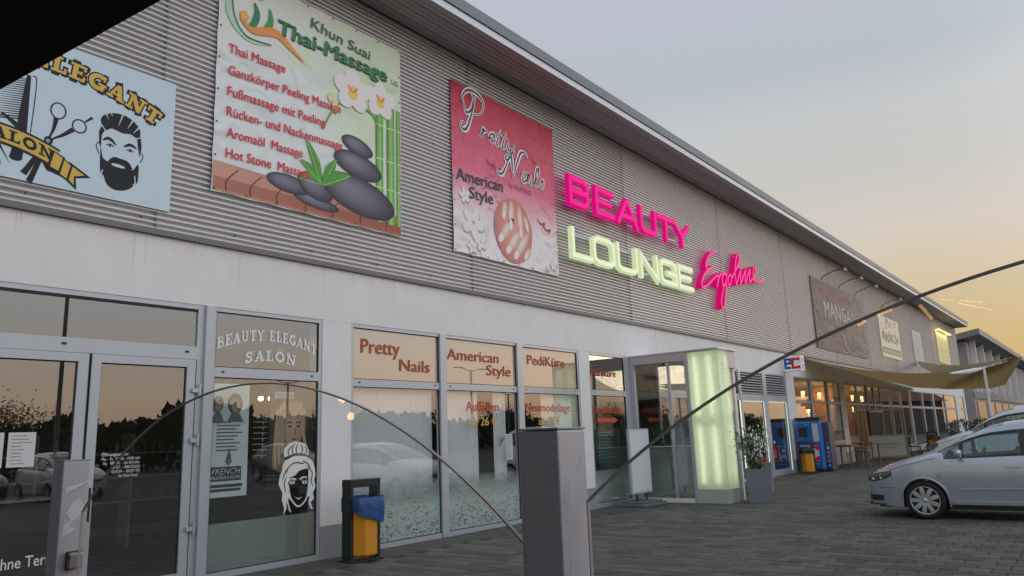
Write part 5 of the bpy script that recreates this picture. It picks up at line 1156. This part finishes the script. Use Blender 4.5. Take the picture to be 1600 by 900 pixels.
# ================================================================== CARS
M_tyre = mat('tyre', (.012, .012, .012), .8); M_hub = mat('hubcap', (.52, .55, .58), .35, metal=.5); M_trim = mat('car_trim', (.02, .021, .023), .5)
M_cg = glass_mat('car_glass', .10, (.50, .66, .66), 1.0); M_hl = mat('headlamp', (.35, .38, .40), .12, metal=.7); M_hld = mat('headlamp_lens', (.14, .15, .16), .12, metal=.6); M_seat = mat('car_seat', (.03, .03, .035), .8)
def interp(T, x):
    if x <= T[0][0]: return T[0][1]
    for (a, b), (c, d_) in zip(T[:-1], T[1:]):
        if x <= c: f = (x-a)/(c-a); f2 = f; return b+(d_-b)*f2
    return T[-1][1]
def make_car(paint, label, loc, zs=1.0, ls=1.0, group=None, rz=0, hlz=0):
    t = empty('parked_car', loc, rz, label=label, cat='car', group=group)
    L = 4.2*ls; HW = .88; WZ = .31
    hood = [(0, .56), (.03, .66), (.09, .74), (.2, .82), (.4, .91), (.7, 1.0), (1.0, 1.075), (1.25, 1.12)]
    belt = [(1.05, .965), (1.25, .975), (2.4, 1.02), (3.4, 1.05), (3.9, 1.06), (4.2, 1.02)]
    lowtop = [(u*ls, z*zs) for u, z in hood]+[(1.26*ls, .975*zs)]+[(u*ls, z*zs) for u, z in belt[2:]]
    plan = [(0, .52), (.03, .62), (.09, .72), (.2, .79), (.4, .845), (.8, .875), (1.4, .88), (3.2, .88), (3.8, .85), (4.08, .80), (4.2, .70)]
    low = [(0, .30), (.10, .22), (.45, .19), (1.3, .20), (3.0, .20), (3.8, .24), (4.2, .34)]
    WU = (.92*ls, 3.50*ls)
    def W_(u): return interp([(a*ls, b) for a, b in plan], u)
    def xs(u, z):      # half width of the lower body
        w = W_(u); b = .93+.07*math.sin(min(1, max(0, (z-.15)/.55))*math.pi/2) - .045*max(0, (z-.62)/.4)**1.5
        return w*b
    def zlow(u):
        z = interp([(a*ls, b*zs) for a, b in low], u)
        for wu in WU:
            d_ = abs(u-wu); ra = .345
            if d_ < ra: z = max(z, WZ+math.sqrt(ra*ra-d_*d_)-.0)
        return z
    us = sorted(set([round(q, 4) for q in [0, .015, .04, .08]+[.12+.04*i*ls for i in range(int((L-.16)/(.04*ls)))]+[WU[0]-.345, WU[0]+.345, WU[1]-.345, WU[1]+.345, L-.02, L]]))
    us = [u for u in us if u <= L]
    Y = lambda u: -u
    for side in (1,):
        m = MB(); rows = []; N1, N2 = 10, 9
        for u in us:
            z0 = zlow(u); zt = interp(lowtop, u); deck = u < 1.26*ls or u > 4.05*ls; zsd = zt-(.13 if deck else .03); row = []
            zsd = max(zsd, z0+.02); zt = max(zt, zsd+.01)
            for k in range(N1+1): z = z0+(zsd-z0)*k/N1; row.append((xs(u, z), Y(u), z))
            w = xs(u, zsd)
            for k in range(1, N2+1):
                a = math.pi/2*k/N2
                if deck: row.append((w*(math.cos(a)**.62 if k < N2 else 0), Y(u), zsd+(zt-zsd)*math.sin(a)**.8))
                else: row.append((w-.035*k/N2-.0, Y(u), zsd+(zt-zsd)*math.sin(a)))
            rows.append(row)
        V = rows; nr = len(V[0]); full = []
        for r in V: full.append([(-x, y, z) for x, y, z in r]+[(x, y, z) for x, y, z in reversed(r)])
        vs = [q for r in full for q in r]; n = 2*nr; fs = []
        for i in range(len(us)-1):
            um = (us[i]+us[i+1])/2; deck = um < 1.24*ls or um > 4.05*ls
            for j in range(n-1):
                if not deck and N1+N2 <= j < n-1-N1-N2: continue
                fs.append((i*n+j, i*n+j+1, (i+1)*n+j+1, (i+1)*n+j))
        fs.append(tuple(range(n))); fs.append(tuple((len(us)-1)*n+k for k in range(n-1, -1, -1)))
        m.add(vs, fs); m.build('body', paint, t, smooth=True)
    # greenhouse
    roof = [(1.16, 1.10), (1.3, 1.18), (1.62, 1.36), (1.95, 1.50), (2.2, 1.555), (2.6, 1.59), (3.2, 1.58), (3.7, 1.52), (3.95, 1.38), (4.12, 1.12)]
    def gz(u): return interp([(a*ls, b*zs) for a, b in roof], u)
    def gb(u): return interp([(a*ls, b*zs) for a, b in belt], u)-.01
    def G(u, th, off=0):
        zb, zt = gb(u), max(gz(u), gb(u)+.01); c, s_ = math.cos(th), math.sin(th)
        zz = zb+(zt-zb)*(s_**.62 if s_ > 0 else 0); w = (xs(u, zb)-.03)-.20*(zz-zb)/.55
        if u > 3.6*ls: w -= .12*((u-3.6*ls)/(.5*ls))**2
        x = w*(c**.42 if c > 1e-6 else 0)
        nrm = Vector((c+.001, 0, s_)).normalized()
        return Vector((x+nrm.x*off, Y(u), zz+nrm.z*off))
    def patch(ua, ub, tha, thb, off, name, mm, nu=20, nt_=6, both=True, parent=t, mirror=False, fa=None, fb=None):
        for sgn in ((1, -1) if both else (1,)):
            rows = []
            for i in range(nu+1):
                u = ua+(ub-ua)*i/nu; a = fa(u) if fa else tha; b = fb(u) if fb else thb
                r = [G(u, a+(b-a)*j/nt_, off) for j in range(nt_+1)]; r = [(q.x*sgn, q.y, q.z) for q in r]; rows.append(r if sgn > 0 else r[::-1])
            MB().grid(rows).build(name, mm, parent, smooth=2)
    def cen(ua, ub, tha, off, name, mm, nu=16, nt_=8, fa=None):
        rows = []
        for i in range(nu+1):
            u = ua+(ub-ua)*i/nu; a = fa(u) if fa else tha
            r = [G(u, a+(math.pi/2-a)*j/nt_, off) for j in range(nt_+1)]; rows.append([(q.x, q.y, q.z) for q in r]+[(-q.x, q.y, q.z) for q in reversed(r[:-1])])
        MB().grid(rows).build(name, mm, t, smooth=2)
    D = math.radians; ca, cb = 1.17*ls, 2.15*ls
    def aT(u): f = max(0, min(1, (u-ca)/(cb-ca))); return D(52-14*f)      # lower edge of pillar/rail
    def aB(u): f = max(0, min(1, (u-ca)/(cb-ca))); return D(68-10*f)
    patch(ca, 4.0*ls, 0, 0, 0, 'side_window', M_cg, 30, 6, fa=lambda u: D(1), fb=aT)
    cen(ca, cb, 0, .0, 'windscreen', M_cg, fa=aB)
    cen(cb, 3.95*ls, 0, .004, 'roof', paint, fa=aB); cen(3.95*ls, 4.12*ls, 0, 0, 'rear_window', M_cg, 4, fa=aB)
    patch(ca, 4.12*ls, 0, 0, .006, 'roof_rail', paint, 36, 3, fa=aT, fb=aB)
    patch(ca, 3.98*ls, 0, 0, .008, 'window_seal', M_trim, 30, 1, fa=lambda u: aT(u)-D(5), fb=aT)
    patch(ca+.02, 3.98*ls, D(.1), D(1.2), .008, 'belt_seal', M_trim, 24, 1)
    for ua, ub in ((1.50, 1.56), (2.36, 2.46), (3.28, 3.36)): patch(ua*ls, ub*ls, 0, 0, .009, 'pillar', M_trim, 2, 6, fa=lambda u: D(1), fb=aT)
    patch(3.72*ls, 4.12*ls, 0, 0, .01, 'rear_pillar', paint, 6, 6, fa=lambda u: D(0), fb=aB)
    # details on both sides
    def on(u, z, off=.004): return (xs(u, z)+off, Y(u), z)
    for sgn in (1, -1):
        def strip(ua, ub, za, zb, off, name, mm, n=24, zf=None):
            rows = []
            for i in range(n+1):
                u = ua+(ub-ua)*i/n; d_ = zf(u) if zf else 0
                r = [on(u, za+d_, .0), on(u, za+d_, off), on(u, zb+d_, off), on(u, zb+d_, 0)]; r = [(q[0]*sgn, q[1], q[2]) for q in r]; rows.append(r if sgn < 0 else r[::-1])
            return MB().grid(rows).build(name, mm, t)
        strip(1.32*ls, 3.1*ls, .25, .305, .022, 'sill_moulding', mat('sill_silver', (.5, .53, .56), .3, metal=.5)); strip(1.45*ls, 2.4*ls, .475, .50, .014, 'door_moulding', paint, zf=lambda u: .02*(u-1.4)); strip(1.30*ls, 3.12*ls, .17, .248, .003, 'sill', M_trim)
        strip(2.50*ls, 3.1*ls, .495, .52, .014, 'door_moulding', paint)
        for u in (1.38, 2.42, 3.12): strip(u*ls, u*ls+.011, .32, .955*zs, .003, 'door_gap', M_trim, 1)
        strip(.22*ls, .48*ls, .50, .508, .002, 'bumper_seam', M_trim, 6)
        strip(2.15*ls, 2.34*ls, .845*zs, .875*zs, .03, 'handle', paint, 4)
        hrow = [[(on(u, interp(lowtop, u)-.115, o_)[0]*sgn, Y(u), interp(lowtop, u)-.115+dz_) for o_, dz_ in ((.0035, 0), (.0035, .007))] for u in [(.42+.08*k)*ls for k in range(10)]]
        MB().grid(hrow).build('bonnet_gap', M_trim, t)
        strip(1.14*ls, 1.20*ls, .70*zs, .72*zs, .008, 'side_repeater', mat('amber_lens', (.5, .2, .03), .3), 2)
        # arch lip
        for wu in WU:
            rows = []
            for i in range(25):
                a = math.pi*i/24; u = wu+.345*math.cos(a); z = max(WZ+.345*math.sin(a), .22)
                r = []
                for e, o_ in ((0, -.05), (0, .004), (.022, .008), (.032, .001)):
                    uu, zz = wu+(.345+e)*math.cos(a), max(.215, WZ+(.345+e)*math.sin(a)); q = on(uu, zz, o_); r.append((q[0]*sgn, q[1], q[2]))
                rows.append(r)
            MB().grid(rows).build('wheel_arch', paint, t, smooth=2)
        # headlamp: lens following the wing
        def hz(f): return (.60+.045*f-(.02*f), .715+.055*f)
        rows = []
        for i in range(13):
            f = i/12; u = .07+.38*ls*f; za, zb = .60+.11*f**1.8, .725+.07*f**.8
            if zb-za < .012: zb = za+.012
            za = za*zs+hlz; zb = zb*zs+hlz; zb = min(zb, interp(lowtop, u)-.035); za = min(za, zb-.006)
            r = [on(u, za+(zb-za)*k/4, .006+.004*math.sin(math.pi*k/4)) for k in range(5)]; r = [(q[0]*sgn, q[1], q[2]) for q in r]; rows.append(r)
        hl = MB().grid(rows).build('headlamp', M_hld, t, smooth=2)
        for (fu, fz, rr_) in ((.30, .685, .042), (.16, .67, .040)):
            q = on(fu*ls, fz*zs+hlz, .014); m = MB(); m.lathe([(rr_, 0), (rr_*.8, -.012), (0, -.018)], 14, (0, 0, 0), axis='X'); m.v = [(q[0]*sgn+v[0]*(1 if sgn > 0 else -1), q[1]+v[1]*1.3, q[2]+v[2]) for v in m.v]; m.build('reflector', M_hl, hl, smooth=2)
        # mirror
        q = on(1.52*ls, .985*zs, 0); mx_ = q[0]*sgn
        m = MB(); m.lathe([(0, -.07), (.055, -.055), (.075, 0), (.07, .05), (0, .055)], 14); m.v = [(mx_+sgn*.10+v[0]*1.25, q[1]+v[1]*.75+.01, 1.065*zs+v[2]*1.15) for v in m.v]; mo = m.build('mirror', paint, t, smooth=2)
        MB().tube([(mx_-sgn*.03, q[1], q[2]+.01), (mx_+sgn*.09, q[1], q[2]+.03)], .02, 8).build('mirror_arm', M_trim, mo)
        # wheels
        for wu in WU:
            w = bpy.data.objects.new('wheel', None); COL.objects.link(w); w.parent = t; w.location = (sgn*.79, Y(wu), WZ); w.empty_display_size = .1
            s2 = sgn
            MB().lathe([(.20, -.10*s2), (.285, -.10*s2), (.308, -.075*s2), (.31, 0), (.308, .06*s2), (.29, .095*s2), (.235, .10*s2), (.225, .07*s2)], 40, axis='X').build('tyre', M_tyre, w, smooth=2)
            m = MB(); m.lathe([(.232, .088*s2), (.215, .096*s2), (.21, .075*s2)], 40, axis='X')
            for k in range(9):
                a0 = 2*math.pi*k/9; P = []
                for r_, hwid, x in ((.035, .017, .088), (.10, .030, .097), (.16, .036, .097), (.215, .026, .090)):
                    for e in (-1, 1): P.append((x*s2, r_*math.cos(a0)-e*hwid*math.sin(a0), r_*math.sin(a0)+e*hwid*math.cos(a0)))
                m.add(P, [(0, 1, 3, 2), (2, 3, 5, 4), (4, 5, 7, 6)])
            m.lathe([(.04, .088*s2), (.034, .105*s2), (0, .108*s2)], 16, axis='X'); m.build('rim', M_hub, w, smooth=2)
            MB().lathe([(.225, .045*s2), (0, .045*s2)], 24, axis='X').build('wheel_cover', M_trim, w)
    # wheel wells, floor, cabin
    MB().box(-.60, .60, Y(L)+.1, -.15, .17, .42).box(-.78, .78, Y(WU[1]-.36), Y(WU[0]+.36), .19, .45).build('underbody', M_trim, t)
    MB().box(-.77, .77, Y(4.0*ls), Y(1.3*ls), .45, .70*zs).build('cabin_floor', M_seat, t); MB().box(-.74, .74, Y(1.62*ls), Y(1.22*ls), .70*zs, .95*zs, bev=.04).build('dashboard', M_seat, t)
    for sx_ in (-.38, .38):
        for u in (2.35, 3.25):
            MB().box(sx_-.24, sx_+.24, Y(u*ls)-.06, Y(u*ls)+.08, .70*zs, 1.16*zs, bev=.05).box(sx_-.13, sx_+.13, Y(u*ls)-.06, Y(u*ls)+.03, 1.18*zs, 1.34*zs, bev=.04).build('seat', M_seat, t)
    m = MB(); m.tube([(-.38+.18*math.cos(a/12*6.283), Y(1.78*ls)-.05*math.sin(a/12*6.283), .98*zs+.16*math.sin(a/12*6.283)) for a in range(13)], .014, 6, cap=False); m.build('steering_wheel', M_trim, t)
    # front: grille, bumper intake, fog lamp pocket, plate
    def front(x0, x1, z0, z1, d_, name, mm, n=10):
        rows = []
        for i in range(n+1):
            x = x0+(x1-x0)*i/n
            u = next((uu/200 for uu in range(0, 120) if W_(uu/200)*.97 >= abs(x)), .6)
            rows.append([(x, Y(max(0, u-.0))+d_, z0), (x, Y(max(0, u))+d_, z1)])
        MB().grid(rows).build(name, mm, t)
    front(-.5, .5, .60*zs, .68*zs, .012, 'grille', M_trim); front(-.55, .55, .27, .40, .012, 'air_intake', M_trim); front(-.26, .26, .42, .53, .02, 'number_plate', mat('plate_white', (.7, .7, .68), .4), 2)
    for sgn in (-1, 1): front(sgn*.66, sgn*.79, .29, .38, .02, 'fog_lamp', M_trim, 6)
    front(-.80, .80, .215, .235, .03, 'chin_spoiler', M_trim, 16)
    MB().box(-.055, .055, .0, .018, .67*zs, .72*zs, bev=.01).build('badge', M_hub, t)
    for sgn in (-1, 1): MB().box(sgn*.68-.10, sgn*.68+.10, Y(L)-.01, Y(L)+.06, .72*zs, 1.0*zs, bev=.02).build('tail_lamp', mat('tail_red', (.35, .01, .01), .3), t)
    MB().box(-.26, .26, Y(L)-.012, Y(L)+.02, .55, .66).build('rear_plate', MATS['plate_white'], t)
    return t
P_sil = mat('paint_silver', (.47, .53, .61), .27, metal=.45, coat=.9); P_sil2 = mat('paint_pale_silver', (.64, .68, .72), .30, metal=.35, coat=.6)
P_dk = mat('paint_dark', (.02, .022, .026), .3, metal=.3, coat=.8); P_red = mat('paint_red', (.35, .02, .02), .3, coat=.8); P_wh = mat('paint_white', (.7, .7, .7), .3, coat=.8)
make_car(P_sil, 'silver compact car with nine spoke hubcaps parked nose to the shops at the right edge', (15.28, -5.47, 0))
make_car(P_sil2, 'taller pale silver van parked beyond the silver compact car', (22.88, -5.0, 0), zs=1.22, hlz=.10)
make_car(P_dk, 'black car in the row across the lane, seen only in the salon glass', (8.6, -19.0, 0), group='cars in the row across the lane')
make_car(P_wh, 'white car in the row across the lane, seen only in the shop glass', (11.6, -18.8, 0), zs=1.05, group='cars in the row across the lane')
make_car(P_red, 'red car in the row across the lane, seen only in the shop glass', (5.7, -19.1, 0), group='cars in the row across the lane')
make_car(P_dk, 'dark car at the far end of the row across the lane', (21.5, -19.0, 0), zs=1.08, group='cars in the row across the lane')

# ================================================================== FAR RIGHT: SECOND BUILDING, SHRUBS, TENT
b2 = empty('retail_building', (0, 0, 0), label='second lower retail building with overhanging grey roof and white fins beyond the long one', cat='building')
M_b2 = mat('far_wall', (.34, .33, .34), .8, noise=.1, nscale=.3)
MB().box(82, 150, .8, 26, 0, 8.9).build('wall', M_b2, b2); MB().box(81.96, 82.0, 1.8, 26, 4.2, 8.8).build('blue_cladding', mat('far_blue', (.16, .22, .30), .6), b2)
m = MB(); m.add([(80.6, -.6, 9.35), (152, -.6, 9.35), (152, 26, 4.5), (80.6, 26, 4.5), (80.6, -.6, 9.9), (152, -.6, 9.9), (152, 26, 5.0), (80.6, 26, 5.0)], [(3, 2, 1, 0), (4, 5, 6, 7), (0, 1, 5, 4), (1, 2, 6, 5), (2, 3, 7, 6), (3, 0, 4, 7)]); m.build('roof', M_fas, b2)
for x in (84.5, 90.6, 97.4, 105, 113, 122): MB().box(x, x+.35, .35, .8, 4.2, 9.2).build('fin', M_white, b2)
MB().box(82, 150, .7, .8, 3.6, 4.2).build('canopy_band', M_fas, b2)
for k in range(9): f = MB().box(83.5+k*7, 89+k*7, .74, .79, .3, 3.3).build('shop_window', mat('far_glass', (.03, .035, .04), .1), b2)
t = empty('house', (120, -18, 0), math.radians(20), label='low brown roofed house far off behind the parked cars at the right edge', cat='house')
MB().box(-9, 9, -5, 5, 0, 4.6).build('wall', mat('house_wall', (.20, .17, .15), .9), t)
m = MB(); m.add([(-9.6, -5.6, 4.5), (9.6, -5.6, 4.5), (9.6, 0, 8), (-9.6, 0, 8), (-9.6, 5.6, 4.5), (9.6, 5.6, 4.5)], [(0, 1, 2, 3), (3, 2, 5, 4), (0, 3, 4), (1, 5, 2)]); m.build('roof', mat('house_roof', (.16, .06, .045), .8), t)
for x in (-6, -2, 2, 6): MB().box(x-.7, x+.7, -5.06, -4.98, 1.2, 2.8).build('window', MATS['far_glass'], t)
def shrub(x, y, r, h, label, seed, n=700, mm=None, leaf=.09):
    rr = random.Random(seed); t = empty('topiary_shrub', (x, y, 0), label=label, cat='shrub', group='round shrubs by the far shopfront')
    m = MB()
    for i in range(n):
        a, b = rr.uniform(0, 6.28), rr.uniform(-1, 1); q = Vector((math.cos(a)*math.sqrt(1-b*b), math.sin(a)*math.sqrt(1-b*b), b)); rad = r*rr.uniform(.72, 1.06)
        c = q*rad+Vector((0, 0, h)); d_ = (q+Vector((rr.gauss(0, .7), rr.gauss(0, .7), rr.gauss(0, .7)))).normalized(); s_ = d_.cross(Vector((rr.gauss(0, 1), rr.gauss(0, 1), 1))).normalized()
        m.add([c-s_*leaf*.4, c+d_*leaf, c+s_*leaf*.4], [(0, 1, 2)])
    m.build('foliage', mm or M_leafd, t); MB().tube([(0, 0, .3), (0, 0, h)], .03, 6).build('trunk', MATS['stem_green'], t)
    MB().lathe([(0, 0), (.20, 0), (.27, .42), (.23, .42), (.22, .36), (0, .36)], 16).build('pot', MATS['pot_zinc'], t)
for i, (x, y) in enumerate(((46.8, -2.6), (50.5, -3.2), (53.5, -3.9))): shrub(x, y, .62, 1.05, ('leftmost round clipped shrub beyond the silver car bonnet', 'middle round clipped shrub beyond the silver cars', 'rightmost round clipped shrub beyond the silver cars')[i], i)
t = empty('folded_parasol', (0, 0, 0), label='tall pale folded parasol beyond the tan shade sail pole', cat='parasol')
MB().lathe([(.10, 1.0), (.45, 1.2), (.36, 2.0), (.30, 2.8), (.12, 3.3), (0, 3.4)], 14, (56, -6.2, 0)).build('cover', mat('parasol_cloth', (.52, .54, .50), .85, bump=.6, bscale=6), t); MB().tube([(56, -6.2, 0), (56, -6.2, 3.4)], .05, 8).build('pole', M_alu, t)
# cafe chairs near the far bin
def chair(x, y, rz, label):
    t = empty('cafe_chair', (x, y, 0), rz, label=label, cat='chair', group='dark cafe chairs outside the far windows'); M_c = mat('wicker_dark', (.035, .028, .025), .7)
    MB().box(-.24, .24, -.24, .24, .42, .47, bev=.01).build('seat', M_c, t); MB().box(-.24, .24, .20, .25, .47, .90, bev=.01).build('backrest', M_c, t)
    for sx_ in (-1, 1):
        for sy_ in (-1, 1): MB().box(sx_*.21-.018, sx_*.21+.018, sy_*.21-.018, sy_*.21+.018, 0, .42).build('leg', M_c, t)
for i, (x, y, r_) in enumerate(((41.2, -1.3, .4), (42.6, -1.9, 2.6), (45.8, -1.4, 1.2), (48.0, -2.2, -.5))): chair(x, y, r_, ('dark cafe chair closest to the wind screen', 'dark cafe chair between the wind screen and the far bin', 'dark cafe chair just past the far bin', 'dark cafe chair by the leftmost clipped shrub')[i])

# ================================================================== BEHIND THE VIEWER (seen in the glass): lamps, trees, hedge line
def street_lamp(x, y, h, label):
    t = empty('street_lamp', (x, y, 0), label=label, cat='street lamp', group='double arm street lamps on the car park')
    m_ = mat('lamp_pole', (.16, .17, .18), .5, metal=.4)
    MB().tube([(0, 0, 0), (0, 0, h)], .08, 10, radii=[.10, .06]).build('pole', m_, t)
    for s_ in (-1, 1):
        MB().tube([(0, 0, h-.1), (s_*1.0, 0, h+.12)], .03, 6).build('arm', m_, t)
        hd = MB().box(s_*1.0, s_*1.75, -.14, .14, h+.08, h+.16, bev=.02).build('lamp_head', m_, t)
        MB().box(s_*1.08, s_*1.68, -.1, .1, h+.066, h+.078).build('diffuser', mat('lamp_diffuser', (.8, .8, .7), .4, emit=(1, .95, .75), estr=4 if s_ > 0 else 1.2), hd)
for i, (x, y, h) in enumerate(((12.5, -24, 12), (27.5, -30, 5.4), (41, -27, 6.5), (54, -34, 5.5), (80, -27, 7.6))): street_lamp(x, y, h, ('lamp post reflected in the left salon door', 'lamp post reflected above the portrait poster', 'lamp post reflected in the middle nail studio window', 'lamp post reflected lower in the middle nail studio window', 'lamp post far along the car park')[i])
def tree(x, y, h, r, label, seed):
    rr = random.Random(seed); t = empty('tree', (x, y, 0), label=label, cat='tree', group='trees along the edge of the car park')
    m = MB(); m.tube([(0, 0, 0), (rr.uniform(-.2, .2), 0, h*.4), (rr.uniform(-.4, .4), .2, h*.85)], .2, 7, radii=[.22, .16, .05])
    cl = []
    for i in range(14):
        a = rr.uniform(0, 6.28); d_ = r*rr.uniform(.3, .85); z = h*rr.uniform(.45, .95); m.tube([(0, 0, h*.35), (d_*math.cos(a)*.5, d_*math.sin(a)*.5, z*.8), (d_*math.cos(a), d_*math.sin(a), z)], .04, 5, radii=[.09, .05, .02]); cl.append(Vector((d_*math.cos(a), d_*math.sin(a), z)))
    m.build('trunk', mat('bark', (.05, .04, .03), .9), t); m = MB()
    for c0 in cl:
        for i in range(300):
            c = c0+Vector((rr.gauss(0, .33), rr.gauss(0, .33), rr.gauss(0, .26)))*r; d_ = Vector((rr.gauss(0, 1), rr.gauss(0, 1), rr.gauss(0, 1))).normalized(); s_ = d_.orthogonal().normalized(); l = .16
            m.add([c-s_*l*.4, c+d_*l, c+s_*l*.4], [(0, 1, 2)])
    m.build('crown', M_leafd, t)
for i, (x, y, h, r_) in enumerate(((8, -50, 4.2, 2.4), (19, -52, 4.6, 2.6), (34, -49, 4.3, 2.4), (50, -52, 4.8, 2.6), (70, -48, 4.6, 2.6), (92, -46, 5.2, 2.8))): tree(x, y, h, r_, 'bushy tree %s the car park edge behind the viewer' % ('at the near end of', 'second along', 'third along', 'fourth along', 'fifth along', 'at the far end of')[i], 20+i)
m = MB(); rr = random.Random(11)
for i in range(30000):
    s_ = rr.uniform(0, 1); x = -60+s_*240; y = -62+6*math.sin(x*.05)+rr.uniform(-3, 3); top = 4.2+.8*math.sin(x*.21)+.6*math.sin(x*.53+1)+.4*math.sin(x*1.3)
    c = Vector((x, y, rr.uniform(0, 1)**.7*top)); d_ = Vector((rr.gauss(0, 1), rr.gauss(0, .5), rr.gauss(.2, 1))).normalized(); q = d_.cross(Vector((0, 1, 0))).normalized(); l = rr.uniform(.35, .8)
    m.add([c-q*l*.5, c+d_*l, c+q*l*.5], [(0, 1, 2)])
m.build('tree_line', M_leafd, kind='stuff', label='distant dark belt of trees behind the car park', category=None) if False else tag(m.build('tree_line', M_leafd), 'distant dark belt of trees behind the car park', 'trees', kind='stuff')

for i, (x, y, h) in enumerate(((-1.94, -3.46, 2.02), (-3.25, -2.37, 1.985), (-4.07, -1.0, 1.95))):
    t = empty('terrace_lamp', (x, y, 0), label=('nearest', 'middle', 'farthest')[i]+' slim standing terrace lamp with a small warm bulb, mirrored in the arched pane', cat='lamp', group='standing terrace lamps')
    MB().tube([(0, 0, 0), (0, 0, h-.05)], .015, 8).build('pole', M_black, t); MB().lathe([(0, .03), (.16, .02), (.17, 0), (0, 0)], 16).build('base', M_black, t)
    MB().lathe([(0, -.05), (.04, -.03), (.05, .01), (.03, .05), (0, .06)], 12, (0, 0, h)).build('bulb', mat('terrace_bulb', (1, .8, .4), .5, emit=(1, .62, .18), estr=14), t, smooth=2)
t = empty('terrace_blocker', (-8.2, -8, 0), label='dark brown pavilion wall added unseen behind the viewer to block sky light', cat='blocker')
M_pv = mat('blocker_brown', (.05, .035, .03), .8, noise=.2, nscale=2)  # added out of view to darken the left faces of the posts
for k in range(12): MB().box(0, .12, -7+k*1.2, -7+k*1.2+1.17, 0, 3.3).build('blocker_panel', M_pv, t)
MB().box(-4, .3, -7.2, 7.6, 3.3, 3.5).build('roof', M_pv, t)
